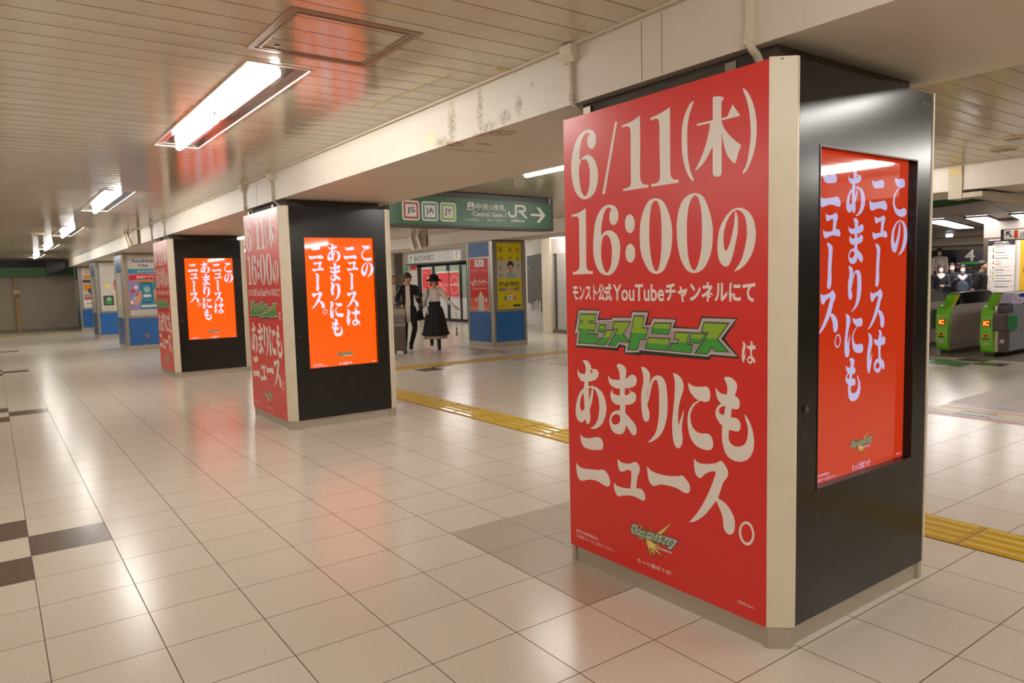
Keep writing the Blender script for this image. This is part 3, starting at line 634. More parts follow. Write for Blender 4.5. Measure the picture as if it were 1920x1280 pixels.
# ================================================================ GATE HALL CEILING, LIGHT PANELS, BACKGROUND
mb = MB()
GC = mat('hall_ceiling_panel', (150, 142, 132), .45); GL = mat('hall_joint', (86, 78, 70), .6)
mb.box(12.5, 23.9, -8, 12.9, 2.585, 2.60, GC)
ang = math.radians(14.0); ca, sa = math.cos(ang), math.sin(ang)
for i in range(-14, 16):
    # joints running along the slanted lamp direction
    b0 = Vector((12.6, 6.8+i*.93, 0)); 
    a = b0; e = b0+Vector((ca, sa, 0))*11.5; n_ = Vector((-sa, ca, 0))*.01
    if a.y > 12.5 or e.y < -7.5 or a.y < -7.5 or e.y > 12.8: continue
    mb.face([tuple(a-n_+Vector((0, 0, 2.5835))), tuple(e-n_+Vector((0, 0, 2.5835))), tuple(e+n_+Vector((0, 0, 2.5835))), tuple(a+n_+Vector((0, 0, 2.5835)))], GL)
for x in (14.2, 16.6, 22.2): mb.box(x-.01, x+.01, -7.9, 12.8, 2.583, 2.586, GL)
mb.box(12.42, 12.6, -8, 9.0, 2.52, 2.6, GREYPANEL)
struct(mb.build('ceiling_gate_hall'))
def light_panel(x, y, lab):
    t = empty('light_panel', (x, y, 2.58), lab, 'ceiling light', 'light panels over the ticket gates', ang)
    b = MB(); b.box(0, 4.5, -.2, .2, -.035, -.005, PANEL_GLOW); b.build('diffuser', t)
    b = MB(); b.box(-.03, 4.53, -.225, -.2, -.04, 0, DARK); b.box(-.03, 4.53, .2, .225, -.04, 0, DARK); b.box(-.03, 0, -.225, .225, -.04, 0, DARK); b.box(4.5, 4.53, -.225, .225, -.04, 0, DARK); b.build('frame', t)
    return t
lp = light_panel(17.2, 7.62, 'white light panel in the gate hall ceiling, leftmost of three over the gates')
for (x, y, lab) in ((17.27, 6.78, 'white light panel in the gate hall ceiling, middle of three over the gates'), (17.3, 5.94, 'white light panel in the gate hall ceiling, rightmost over the gates')):
    c = copy_tree(lp); c.location = (x, y, 2.58); c['label'] = lab
c = copy_tree(lp); c.location = (12.95, 2.5, 2.58); c['label'] = 'unseen light panel added to brighten the ticket gates, nearest to the concourse'  # extra panel out of view, added to lift the dim gate area
# stepped white fascia over the stairs
mb = MB(); FW_ = mat('fascia_white', (196, 186, 176), .4)
mb.box(23.9, 24.0, -8, 12.9, 2.42, ZC, FW_); mb.box(23.9, 24.5, -8, 12.9, 2.40, 2.42, GL)
mb.box(24.1, 24.2, -8, 12.9, 2.30, 2.40, mat('fascia_cream', (206, 194, 172), .4)); mb.box(24.4, 24.5, -8, 12.9, 2.18, 2.33, FW_); mb.box(24.4, 25.2, -8, 12.9, 2.16, 2.18, GL); mb.box(24.9, 25.0, -8, 12.9, 2.06, 2.17, mat('fascia_cream', (206, 194, 172), .4)); mb.box(24.2, 25.5, -8, 12.9, 2.50, ZC, FW_)
mb.box(23.88, 23.9, -8, 12.9, 2.585, ZC, DARK)
struct(mb.build('trim_5'))
mb = MB(); mb.box(27.5, 27.6, -8, 12.9, 0, ZC, mat('stairs_wall_dark', (40, 38, 42), .6)); struct(mb.build('wall_stairs'))
mb = MB(); mb.box(23.88, 23.90, 10.02, 10.2, 2.43, 2.52, lampmat('small_sign_glow', 4.0, (.8, .85, 1.0))); tag(mb.build('exit_sign'), 'tiny lit sign on the white fascia above the stairs', 'sign')
# platform banner with number 4
mb = MB(); mb.box(26.9, 26.95, 9.0, 11.15, .5, 2.12, mat('banner_black', (50, 48, 50), .5))
fl = Flat(mb, (26.895, 11.1, 0), (0, -1, 0), (0, 0, 1)); fl.n = Vector((-1, 0, 0))
fl.text('4', .22, 1.70, .53, 2.08, 1, SILVER, .01)
fl.rect(.12, 1.60, .66, 1.67, 1, GREEN2); fl.text('JY', .07, 1.60, .12, 1.66, 1, WHITE)
fl.rect(-.02, 1.60, .1, 1.66, 1, mat('ink_pink', (200, 130, 150), .5)); fl.rect(-.02, 1.48, .14, 1.55, 1, mat('ink_pink', (200, 130, 150), .5))
for i, (t, q) in enumerate((('新宿', .3), ('渋谷・品川方面', .44), ('for Shinjuku', .5), ('Shibuya', .3))): fl.text(t, .17, 1.44-i*.1, .17+q, 1.50-i*.1, 1, SILVER2)
tag(mb.build('platform_banner'), 'dark platform banner with a big number 4 and green bar behind the gates', 'banner')
# stairs up behind the crowd
mb = MB(); ST = mat('stair_dark', (64, 60, 60), .6)
for i in range(5): mb.box(23.6+i*.32, 26.9, 8.0, 12.0, i*.16, (i+1)*.16, ST)
struct(mb.build('floor_stairs'))
# white wall with information board and yellow poster
mb = MB(); mb.box(19.0, 19.6, 4.0, 7.28, 0, 2.12, OFFWHITE); mb.box(18.98, 19.0, 7.18, 7.28, 0, 2.12, STEELD); mb.box(18.985, 19.0, 4.0, 7.28, 2.12, 2.16, STEELD)
mb.box(18.97, 19.6, 4.0, 7.28, 2.16, 2.6, GC)
struct(mb.build('wall_information'))
t = empty('information_board', (18.98, 7.17, .9), 'white line information board with a black header on the wall behind the gates', 'sign board')
b = MB(); b.box(-.03, .0, -.55, 0, 0, 1.19, mat('paper_white', (214, 208, 200), .6)); b.build('board', t)
b = MB(); fl = Flat(b, (-.0315, 0, 0), (0, -1, 0), (0, 0, 1)); fl.n = Vector((-1, 0, 0)); fl.rect(0, 1.07, .55, 1.19, 0, INK); fl.text('のりば案内', .14, 1.115, .41, 1.16, 1, WHITE, .01); fl.rect(.1, 1.085, .45, 1.097, 1, SILVER)
b.build('header', t)
b = MB(); fl = Flat(b, (-.0315, 0, 0), (0, -1, 0), (0, 0, 1)); fl.n = Vector((-1, 0, 0))
for y_ in (.77, .49, .37, .25, .13): fl.rect(.02, y_, .52, y_+.004, 0, INKGREY)
rr = random.Random(3); cols = [GREEN2, ORANGE, mat('ink_blue', (52, 84, 150), .4), mat('ink_redorange', (206, 80, 40), .4), GREEN1]
for i, y_ in enumerate((.92, .62, .42, .30, .18, .05)):
    fl.text('↑' if i in (0, 4, 5) else '→', .03, y_, .075, y_+.05, 0, INK, .01)
for i, (y_, c_) in enumerate(((.93, 0), (.83, 3), (.79, 2), (.66, 3), (.55, 0), (.42, 4), (.30, 4))): fl.rect(.10, y_-.02, .125, y_+(.1 if c_ in (0,) and i == 0 else .04), 0, cols[c_])
for i in range(15): fl.rect(.15, 1.03-i*.066, .15+rr.uniform(.12, .36), 1.045-i*.066, 0, SILVER2 if i % 2 else INKGREY)
b.build('printed_list', t)
b = MB(); b.box(18.96, 18.98, 4.0, 6.52, .93, 2.13, mat('poster_yellow_far', (206, 164, 30), .5)); fl = Flat(b, (18.955, 6.5, .93), (0, -1, 0), (0, 0, 1)); fl.n = Vector((-1, 0, 0)); fl.text('きっぷ', .04, .4, .5, .55, 0, INK); fl.disc(.12, .85, .07, .07, 0, INK)
tag(b.build('wall_poster'), 'yellow poster on the wall at the right edge behind the gates', 'poster')
t = empty('direction_sign', (17.6, 6.35, 2.05), 'small white hanging sign with black arrow and orange square at the right edge', 'sign', rz=0)
b = MB(); b.box(-.05, .05, -1.2, .06, -.02, .22, DARK); b.build('housing', t)
b = MB(); fl = Flat(b, (-.052, 0, 0), (0, -1, 0), (0, 0, 1)); fl.n = Vector((-1, 0, 0)); fl.rect(0, 0, 1.15, .2, 0, WHITE)
fl.poly([[(.04, .17), (.13, .17), (.13, .15), (.085, .15), (.155, .055), (.135, .04), (.065, .135), (.06, .08), (.04, .08)]], 1, INK); fl.rect(.19, .02, .26, .19, 1, mat('ink_redorange', (206, 80, 40), .4)); fl.text('出口 Exit', .3, .04, .8, .16, 1, INK)
b.build('sign_face', t)
b = MB(); b.box(-.02, .02, -1.12, -1.08, .22, .53, DARK); b.build('hanger', t)
# curved green fascia and cable tray under the far beam
mb = MB(); GF = mat('fascia_green', (44, 92, 40), .45)
prof = []
for i in range(17):
    yy = 4.0+i*.35; prof.append((yy, 2.455-.02*math.sin(i*.5)))
top = [(yy, 2.46) for yy, _ in prof]
bot = [(4.0+i*.35, 2.40-.085*math.sin(min(1, i/6)*PI/2)+.0*i) for i in range(17)]
mb.prism(top+bot[::-1], 11.0, 11.12, GF, 'x')
mb.prism([(a, b_-.012) for a, b_ in bot]+[(a, b_) for a, b_ in bot[::-1]], 10.98, 11.13, DARK, 'x')
for y in (5.0, 8.0): mb.box(11.04, 11.07, y-.02, y+.02, 2.45, ZC-.004, DARK)
tag(mb.build('green_fascia'), 'long curved dark green fascia hung behind the second beam before the gates', 'sign')
mb = MB(); TR = mat('tray_cream', (184, 170, 146), .45)
mb.box(8.99, 10.3, 3.40, 3.58, 2.245, 2.31, TR); mb.box(8.99, 10.3, 3.42, 3.56, 2.31, 2.315, INKGREY); mb.box(9.05, 9.09, 3.45, 3.5, 2.3, 2.34, DARK); mb.box(8.78, 9.0, 3.6, 3.74, 2.24, 2.6, TR); mb.box(8.77, 8.80, 3.605, 3.735, 2.50, 2.58, mat('tape_yellow', (196, 176, 112), .5)); mb.box(8.79, 9.0, 3.40, 3.7, 2.245, 2.30, TR)
tag(mb.build('cable_duct'), 'cream cable duct running down and under the second beam, above the gates', 'duct')

# ================================================================ ADVERTISING PILLARS
PX, PY, PW, PD, CX, CY, ZB, ZT = 2.3706, 1.5671, 1.2246, 1.2989, .0921, .0642, .0893, 2.2522
def draw_brand(fl, tx, k, white=WHITE):
    T = lambda sx: [tx(*p) for p in pts_of(sx)]
    for sx in BRAND_LOGO['spike']: fl.poly([[tx(*p) for p in grow(pts_of(sx), .004)]], k, INKGREY)
    for sx in BRAND_LOGO['spike']: fl.poly([T(sx)], k+1, ORANGE)
    for sx in BRAND_LOGO['core']: fl.poly([T(sx)], k+2, YELLOWI)
    b0 = pts_of(BRAND_LOGO['band'][0])
    fl.poly([[tx(*p) for p in grow(b0, .004)]], k+3, INKGREY); fl.poly([[tx(*p) for p in b0]], k+4, SILVER)
    fl.text('モンスターストライク', 0, 0, 1, 1, k+5, INKGREY, .06, quad=[tx(*p) for p in ((.447, .275), (.684, .265), (.709, .308), (.450, .310))])
    fl.text('モンスターストライク', 0, 0, 1, 1, k+6, GREEN2, .04, quad=[tx(*p) for p in ((.449, .278), (.681, .268), (.706, .305), (.452, .307))])
    fl.poly([T(BRAND_LOGO['plate'][0])], k+5, white)
    fl.text('MONSTER STRIKE', 0, 0, 1, 1, k+6, INK, .03, quad=[tx(*p) for p in ((.588, .2425), (.685, .2425), (.687, .2475), (.587, .2465))])
def draw_news(fl, k):
    T = pts_of
    o = T(NEWS_LOGO['outline'][0]); fl.poly([o], k, INK)
    fl.poly([T(NEWS_LOGO['silver'][0])], k+1, SILVER); fl.poly([T(NEWS_LOGO['face'][0])], k+2, SILVER2)
    zmid = 1.205
    for sx in NEWS_LOGO['green']:
        g = T(sx); fl.poly([grow(g, .0045)], k+3, INK); fl.poly([[(a+.0008, b-.0008) for a, b in grow(g, .0005)]], k+4, GREEN2)
        # lime upper half: clip the letter at mid height
        top = max(b for a, b in g); bot = min(b for a, b in g); cut = bot+(top-bot)*.5
        vs, tris = fill([g])
        for t in tris:
            pl = [(vs[i][0], vs[i][1]) for i in t]; out = []
            for i in range(3):
                a, b = pl[i], pl[(i+1) % 3]
                if a[1] >= cut: out.append(a)
                if (a[1]-cut)*(b[1]-cut) < 0: q = (cut-a[1])/(b[1]-a[1]); out.append((a[0]+(b[0]-a[0])*q, cut))
            for i in range(1, len(out)-1): fl.tri([out[0], out[i], out[i+1]], k+5, GREEN1)
def poster_art(fl):
    for ch in ('6a', '/', '1a', '1b', '(', ')', '木', '1c', '6b', ':', '0a', '0b', 'の', 'あ', 'ま', 'り', 'に', 'も', 'ニ1', 'ニ2', 'ュ', 'ー', 'ス', '。'): fl.glyph(ch, 1, WHITE)
    fl.glyph('は', 1, WHITE, (1.055, 1.123, 1.118, 1.212))
    fl.text('モンスト公式', .051, 1.357, .330, 1.441, 1, WHITE, .035)
    fl.text('YouTube', .338, 1.360, .655, 1.436, 1, WHITE, .02)
    fl.text('チャンネルにて', .662, 1.357, 1.115, 1.441, 1, WHITE, .035)
    draw_news(fl, 2)
    draw_brand(fl, lambda a, b: (a, b), 1)
    fl.text('もっと遊ぼうぜ!', .478, .140, .687, .160, 1, WHITE, .01)
    fl.text('車内の携帯電話の', .046, .164, .211, .182, 1, WHITE); fl.text('ご利用マナーにご協力ください。', .045, .138, .326, .156, 1, WHITE)
    fl.text('MIXI,Inc.', 1.038, .140, 1.118, .155, 1, WHITE)
def screen_art(fl, red, white):
    for ch, (a, b, c, d) in SCREEN_LAYOUT:
        box = (a/1000, b/1000, c/1000, d/1000)
        if ch == 'LOGO':
            tx = lambda u, v, B=box: (B[0]+(u-.437)/.290*(B[2]-B[0]), B[1]+(v-.148)/.253*(B[3]-B[1])); draw_brand(fl, tx, 1, white)
        elif ch == 't1': fl.text('もっと遊ぼうぜ!', *box, 1, white, .01)
        elif ch == 't2': fl.text('車内の携帯電話の', box[0], .638, box[0]+.10, .650, 1, white); fl.text('ご利用マナーにご協力ください。', box[0], .619, box[2], .631, 1, white)
        elif ch == 't3': fl.text('MIXI,Inc.', *box, 1, white)
        else: fl.glyph(ch, 1, white, box)
def led_pillar(y, label, red, white, mark=False):
    t = empty('advertising_pillar', (PX, y, 0), label, 'pillar', 'red advertising pillars under the beam')
    b = MB(); b.box(.10, PW-.10, .10, PD-.10, .09, 2.33, mat('core_dark', (70, 60, 48), .7)); b.build('core', t)
    b = MB(); b.box(.02, PW-.02, .08, PD-.08, 0, ZB, STEEL); b.box(.09, PW-.09, .022, PD-.022, 0, ZB, STEEL); b.build('kick_plate', t)
    def corner(sx, sy, pts): return [((q[0] if not sx else PW-q[0]), (q[1] if not sy else PD-q[1])) for q in pts]
    for sx in (0, 1):
        for sy in (0, 1):
            b = MB(); b.prism(corner(sx, sy, [(-.003, CY), (.076, -.004), (CX-.002, -.004), (CX-.002, .04), (.05, .04), (.05, CY)]), ZB, ZT+.008, POST); b.build('corner_post', t, bevel=.0025)
            b = MB(); b.prism(corner(sx, sy, [(.010, CY+.022), (.010, CY-.004), (.072, .010), (CX+.012, .010), (CX+.012, .04), (.05, CY+.022)]), 0, ZB, STEEL); b.build('corner_foot', t, bevel=.002)
    b = MB(); b.box(-.001, .014, CY+.001, PD-CY-.001, ZB, ZT, RED); poster_art(Flat(b, (-.0012, PD-CY, 0), (0, -1, 0), (0, 0, 1))); b.recalc = False; pp_ = b.build('poster_panel', t)
    b = MB(); x0, x1 = CX+.004, PW-CX-.004; a0, a1, z0, z1 = .2355, .999, .613, 1.948
    for q in ((x0, a0, ZB+.001, ZT), (a1, x1, ZB+.001, ZT), (a0, a1, ZB+.001, z0), (a0, a1, z1, ZT)): b.box(q[0], q[1], .0, .045, q[2], q[3], BLACKP)
    for q in ((a0-.006, a1+.006, z0-.006, z0), (a0-.006, a1+.006, z1, z1+.006), (a0-.006, a0, z0, z1), (a1, a1+.006, z0, z1)): b.box(q[0], q[1], -.0025, .0, q[2], q[3], BLACK)
    o = b.build('screen_surround', t)
    b = MB(); b.box(a0-.02, a1+.02, .036, .05, z0-.02, z1+.02, red); fl = Flat(b, (-PX, .0355, 0), (1, 0, 0), (0, 0, 1)); screen_art(fl, red, white)
    b.recalc = False; dsp = b.build('display_screen', t)
    for src in (pp_, o, dsp):        # the far sides carry the same poster and screen
        c_ = src.copy(); COL.objects.link(c_); c_.location = (PW, PD, 0); c_.rotation_euler = (0, 0, PI)
    b = MB(); b.tube([(.150, .002, .945), (.150, -.006, .945)], .017, BLACK, 20); b.tube([(.150, -.006, .945), (.150, -.008, .945)], .011, INKGREY, 16); b.build('lock', o)
    b = MB(); b.box(.03, PW-.03, .03, PD-.03, ZT-.004, ZT-.001, BLACK)
    for yy in (.22, PD-.25): b.box(.012, .035, yy, yy+.05, ZT-.001, ZT+.035, STEELD)
    b.build('top_cover', t)
    if mark:
        b = MB(); fl = Flat(b, (0, -.0006, 0), (1, 0, 0), (0, 0, 1)); g = mat('chalk_grey', (104, 98, 92), .6); fl.text('4d5', 1.045, 2.192, 1.078, 2.214, 0, g); fl.text('P1', 1.092, 2.192, 1.116, 2.214, 0, g); b.build('handwritten_mark', o)
    return t
led_pillar(PY, 'nearest and largest red poster pillar, its dimmer red screen facing right', SCR_R1, SCR_W1, True)
led_pillar(PY+5.585, 'second red pillar with bright orange screen, left of the green direction sign', SCR_O, SCR_W)
led_pillar(PY+11.12, 'third, farthest red pillar with orange screen, in front of the blue pillars', SCR_O, SCR_W)

# blue advertising pillars
BLUE = mat('pillar_blue', (32, 98, 168), .3, spec=.6); BLUE2 = mat('pillar_blue_dark', (48, 92, 150), .35)
def blue_pillar(x, y, W, D, label, front, side, H=2.31):
    t = empty('blue_pillar', (x, y, 0), label, 'pillar', 'blue advertising pillars')
    b = MB(); b.box(.03, W-.03, .03, D-.03, 0, 2.33, STEELD); b.build('core', t)
    b = MB(); b.box(.012, W-.012, .012, D-.012, 0, .11, STEEL); b.build('kick_plate', t)
    for sx in (0, 1):
        for sy in (0, 1):
            pts = [(0, .03), (.03, 0), (.085, 0), (.085, .05), (.05, .05), (.05, .085), (0, .085)]
            b = MB(); b.prism([((q[0] if not sx else W-q[0]), (q[1] if not sy else D-q[1])) for q in pts], .10, H, ALU); b.build('corner_post', t, bevel=.006)
    b = MB(); b.box(.085, W-.085, .012, .03, .11, .77, BLUE); b.build('lower_panel', t)
    b = MB(); b.box(.012, .03, .085, D-.085, .11, .77, BLUE2); b.build('lower_panel', t)
    b = MB(); 
    for q in ((.085, W-.085, .77, .83), (.085, W-.085, 2.27, H), (.085, .14, .83, 2.27), (W-.14, W-.085, .83, 2.27)): b.box(q[0], q[1], .002, .03, q[2], q[3], ALU)
    b.build('poster_frame', t)
    b = MB(); fl = Flat(b, (.14, .014, .83), (1, 0, 0), (0, 0, 1)); front(fl, W-.28, 1.44); b.recalc = False; b.build('front_poster', t)
    b = MB(); fl = Flat(b, (.014, D-.085, .77), (0, -1, 0), (0, 0, 1)); side(fl, D-.17, 1.54); b.recalc = False; b.build('side_poster', t)
    b = MB(); b.box(W-.03, W-.01, .085, D-.085, .11, H, BLUE); b.box(.085, W-.085, D-.03, D-.01, .11, H, BLUE); b.build('back_panel', t)
    b = MB(); b.box(.05, W-.05, .05, D-.05, H-.03, H, DARK); b.build('top_cover', t)
    return t
YEL = mat('poster_yellow', (222, 204, 24), .35); PAP = mat('paper_white', (214, 208, 200), .6); PAPW = mat('poster_greywhite', (206, 200, 188), .4)
SKINP = mat('print_skin', (206, 156, 124), .5); SHIRTP = mat('print_shirt', (150, 190, 196), .5); HAIRP = mat('print_hair', (52, 42, 38), .5)
def yellow_front(fl, w, h):
    fl.rect(0, 0, w, h, 0, YEL); fl.rect(0, .675, w, 1.06, 1, PAPW)
    cols = ((.78, 'なんで、'), (.48, '私が'), (.10, '東大に!?'))
    for fx, s_ in cols:
        for i, ch in enumerate(s_):
            if ch in '、': continue
            if ch == '!': fl.text('!?', fx*w, h-.20-i*.19+.02, fx*w+.1, h-.1-i*.19, 2, INK); break
            fl.text(ch, fx*w, h-.20-i*.19, fx*w+.105, h-.09-i*.19, 2, INK)
    # portrait, printed
    fl.poly([[(.22, .675), (.25, .74), (.32, .80), (.42, .80), (.52, .75), (.57, .675)]], 2, SHIRTP)
    fl.poly([[(.33, .77), (.34, .86), (.42, .86), (.43, .79), (.38, .76)]], 2.5, SKINP); fl.disc(.375, .90, .068, .09, 3, SKINP)
    fl.poly([[(.29, .90), (.285, .98), (.32, 1.03), (.38, 1.045), (.44, 1.02), (.465, .96), (.455, .89), (.44, .93), (.40, .965), (.33, .955), (.31, .92)]], 4, HAIRP)
    fl.text('四谷学院', .05, .48, w-.05, .60, 2, INK, .022)
    fl.rect(.05, .40, .24, .46, 2, INKGREY); fl.rect(.25, .40, .44, .46, 2, mat('ink_pale_pink', (224, 176, 170), .5)); fl.rect(.45, .40, w-.05, .46, 2, INKGREY)
    fl.text('大学受験', .06, .41, .23, .45, 3, WHITE); fl.text('個別指導', .26, .41, .43, .45, 3, RED); fl.text('55段階', .46, .41, w-.06, .45, 3, WHITE)
    fl.text('予備校の', .12, .33, .55, .36, 2, ORANGE)
    fl.rrect(.19, .19, .29, .28, .02, 2, GREEN2); fl.rrect(.27, .19, .42, .30, .02, 3, WHITE); fl.rrect(.40, .19, .50, .28, .02, 2, RED); fl.text('文', .21, .205, .26, .265, 3, WHITE); fl.text('化', .30, .205, .39, .285, 4, INK); fl.text('理', .43, .205, .48, .265, 3, WHITE)
    fl.text('資料請求', .06, .05, .2, .08, 2, INK); fl.text('池袋校', .22, .05, .36, .08, 2, RED); fl.rect(.42, .04, w-.04, .09, 2, INKGREY)
def red_side(fl, w, h):
    ORR = mat('ink_vermilion', (226, 96, 54), .35); PINK = mat('ink_coral', (232, 130, 104), .35)
    fl.rect(0, 0, w, h, 0, ALU); fl.rect(.03, 1.21, w-.03, h-.005, 1, BLUE2)
    fl.rect(.05, .03, w-.08, 1.18, 1, mat('poster_crimson', (204, 44, 48), .3))
    fl.rect(.05, .03, w-.08, .30, 2, ORR); fl.rect(.05, .03, w-.08, .12, 3, PINK)
    fl.rect(.26, 1.0, .62, 1.15, 3, WHITE); fl.text('求人', .3, 1.02, .58, 1.13, 4, INKGREY)
    fl.text('お部屋探しで家賃も', .10, .88, w-.12, .95, 3, PINK); fl.text('オンライザー', .22, .58, w-.1, .72, 3, WHITE, .02); fl.poly([[(.09, .68), (.13, .68), (.16, .60), (.22, .76), (.24, .76), (.16, .55)]], 3, WHITE)
    fl.rect(.12, .50, w-.14, .53, 3, PINK)
    fl.rect(.36, .03, .60, .36, 4, PAPW); fl.poly([[(.42, .36), (.54, .36), (.54, .40), (.48, .46), (.42, .40)]], 4, YELLOWI)
    for q in (.28, .68): fl.disc(q, .27, .04, .055, 4, PAPW, 10)
    for i in range(4): fl.rect(.38, .1+i*.06, .58, .105+i*.06, 5, SILVER2)
def city_front(fl, w, h):
    TEAL = mat('ink_teal', (44, 140, 164), .35); PUR = mat('ink_lilac', (150, 140, 190), .4); NAVY = mat('ink_navy', (60, 70, 130), .4)
    fl.rect(0, 0, w, h, 0, PAPW); fl.text('Sunshine', .10, 1.27, .56, 1.36, 1, NAVY, .03); fl.text('City', .23, 1.15, .45, 1.24, 1, NAVY, .03)
    fl.rect(0, 1.02, w, 1.12, 1, TEAL); fl.text('15%OFF COUPON', .2, 1.04, .6, 1.08, 2, WHITE); fl.rect(0, .12, w, 1.02, 1, PUR); fl.rect(.22, .16, w, .95, 2, TEAL)
    fl.poly([[(.02, .96), (.30, 1.0), (w, .96), (w, .84), (.30, .88), (.02, .84)]], 3, RED); fl.text('公式アプリ', .17, .89, .56, .96, 4, WHITE, .03); fl.rect(.2, .80, .55, .85, 4, ORANGE)
    fl.rrect(.27, .30, .50, .80, .03, 4, NAVY); fl.rect(.285, .33, .485, .76, 5, TEAL); fl.rect(.30, .44, .47, .50, 6, WHITE); fl.disc(.385, .62, .07, .07, 6, SHIRTP)
    fl.poly([[(.08, .25), (.20, .55), (.27, .60), (.27, .40), (.18, .25)]], 4, SKINP); fl.poly([[(.55, .3), (.52, .58), (.6, .65), (w, .5), (w, .3)]], 4, SKINP); fl.disc(.62, .36, .05, .09, 5, INKGREY)
    for i in range(5): fl.disc(.05+.035*i, .32+.09*((i*3) % 5), .04, .05, 3, (WHITE, RED, SILVER)[i % 3], 8)
    fl.rect(.24, .20, .58, .25, 4, WHITE); fl.rect(0, 0, w, .13, 2, PAPW); fl.text('ダウンロードはこちら', .14, .06, .58, .09, 3, NAVY); fl.text('アプリをダウンロード', .14, .015, .56, .04, 3, INKGREY)
def grey_side(fl, w, h):
    fl.rect(0, 0, w, h, 0, mat('panel_greygreen', (176, 182, 172), .4)); fl.rect(.1, 1.1, w-.1, h-.02, 1, BLUE2); fl.rect(.15, .3, w-.2, 1.0, 1, PAPW)
def notice_front(fl, w, h):
    fl.rect(0, 0, w, h, 0, PAPW); fl.text('キャンペーン', .1, 1.1, .5, 1.16, 1, SILVER2); fl.rect(.06, .86, .32, .88, 1, SHIRTP); fl.rect(.12, .70, .26, .82, 1, YELLOWI)
    fl.rect(.36, .62, w-.06, .92, 1, mat('ink_magenta', (206, 70, 110), .4)); fl.rect(.36, .62, w-.06, .76, 2, ORANGE); fl.rect(.06, .16, .34, .46, 1, INKGREY); fl.rect(.12, .20, .28, .38, 2, GREEN2); fl.disc(.22, .36, .06, .05, 3, SHIRTP)
    fl.rect(.38, .16, .5, .46, 1, YEL); fl.rect(.52, .16, w-.05, .46, 1, SILVER2); fl.text('コンサート', .1, .05, .5, .09, 1, INKGREY); fl.text('フェス', .14, 1.22, .46, 1.34, 1, SILVER)
def mixed_front(fl, w, h):
    fl.rect(0, 0, w, h, 0, PAPW); fl.rect(.05, 1.05, w-.05, 1.18, 1, ORANGE); fl.rect(.02, .90, w-.02, 1.02, 1, INKGREY); fl.rect(.04, .62, w-.3, .86, 1, ORANGE); fl.disc(.3, .62, .14, .12, 2, INKGREY); fl.rect(w-.3, .55, w-.02, .86, 1, mat('ink_sky', (120, 150, 190), .4)); fl.text('展覧会', .1, 1.22, .5, 1.34, 1, RED)
    fl.rect(.04, .30, w-.04, .42, 1, RED); fl.rect(.04, .36, w-.04, .5, 2, SILVER2); fl.rect(.02, .02, w-.02, .28, 2, WHITE); fl.text('会期延長', .08, .12, .5, .2, 3, INKGREY)
blue_pillar(8.80, 12.88, .95, 1.03, 'blue pillar across the concourse with yellow front poster and red side poster', yellow_front, red_side)
def side_white(fl, w, h): grey_side(fl, w, h)
blue_pillar(2.57, 19.35, 1.05, 1.2, 'nearest blue pillar behind the third red pillar, with a teal and lilac shopping city poster', city_front, side_white)
blue_pillar(2.57, 24.85, 1.05, 1.1, 'middle blue pillar of the far row, pale poster with small pictures', notice_front, side_white)
blue_pillar(2.60, 30.3, 1.05, 1.1, 'farthest blue pillar next to the shutter wall, poster with orange and grey blocks', mixed_front, side_white)
t = empty('socket_box', (3.03, 19.361, .32), 'small silver socket box on the blue panel of the nearest far blue pillar', 'socket box')
b = MB(); b.box(-.035, .035, -.02, 0, -.065, .065, ALU); cv = b.build('cover', t, bevel=.006)
b = MB(); b.box(-.015, .015, -.024, -.02, .01, .04, INKGREY); b.box(-.015, .015, -.024, -.02, -.04, -.01, INKGREY); b.build('outlet', cv)

# ================================================================ GREEN DIRECTION SIGN
SA = math.atan2(.12, 1.822)
t = empty('direction_sign', (4.824, 7.957, 0), 'long green hanging direction sign with station logos and white right arrow', 'sign', rz=SA)
SG = mat('sign_green', (34, 86, 45), .35, emit=(34, 86, 45), estr=.08); SW = mat('sign_white', (216, 212, 206), .4, emit=(216, 212, 206), estr=.1)
b = MB(); b.box(-.93, 1.79, 0, .20, 2.145, 2.605, mat('sign_housing', (54, 52, 48), .4)); b.build('housing', t, bevel=.006)
b = MB(); b.box(-.90, 1.745, -.012, .0, 2.175, 2.53, SG); fl = Flat(b, (0, -.0125, 0), (1, 0, 0), (0, 0, 1)); fl.STEP = .0006
for x0, nm, c_ in ((-.717, 'JS', mat('line_red', (176, 44, 40), .4)), (-.440, 'JA', mat('line_teal', (48, 146, 130), .4)), (-.165, 'JY', mat('line_lime', (112, 184, 40), .4))):
    fl.rrect(x0, 2.222, x0+.248, 2.462, .035, 1, SW); fl.rrect(x0+.022, 2.244, x0+.226, 2.440, .012, 2, c_); fl.rrect(x0+.045, 2.266, x0+.203, 2.418, .004, 3, SW); fl.text(nm, x0+.066, 2.298, x0+.182, 2.386, 4, INK, .015)
fl.rrect(.265, 2.383, .368, 2.484, .012, 1, SW); fl.text('JR', .285, 2.435, .345, 2.47, 2, INKGREY, .02); fl.rect(.285, 2.395, .348, 2.425, 2, INKGREY)
fl.text('中央1改札', .392, 2.392, .906, 2.478, 1, SW, .008); fl.text('Central Gate 1', .340, 2.308, .905, 2.367, 1, SW, .015)
fl.text('中央检票口 1', .192, 2.247, .50, 2.277, 1, SW); fl.text('중앙 개찰구 1', .58, 2.247, .90, 2.277, 1, SW)
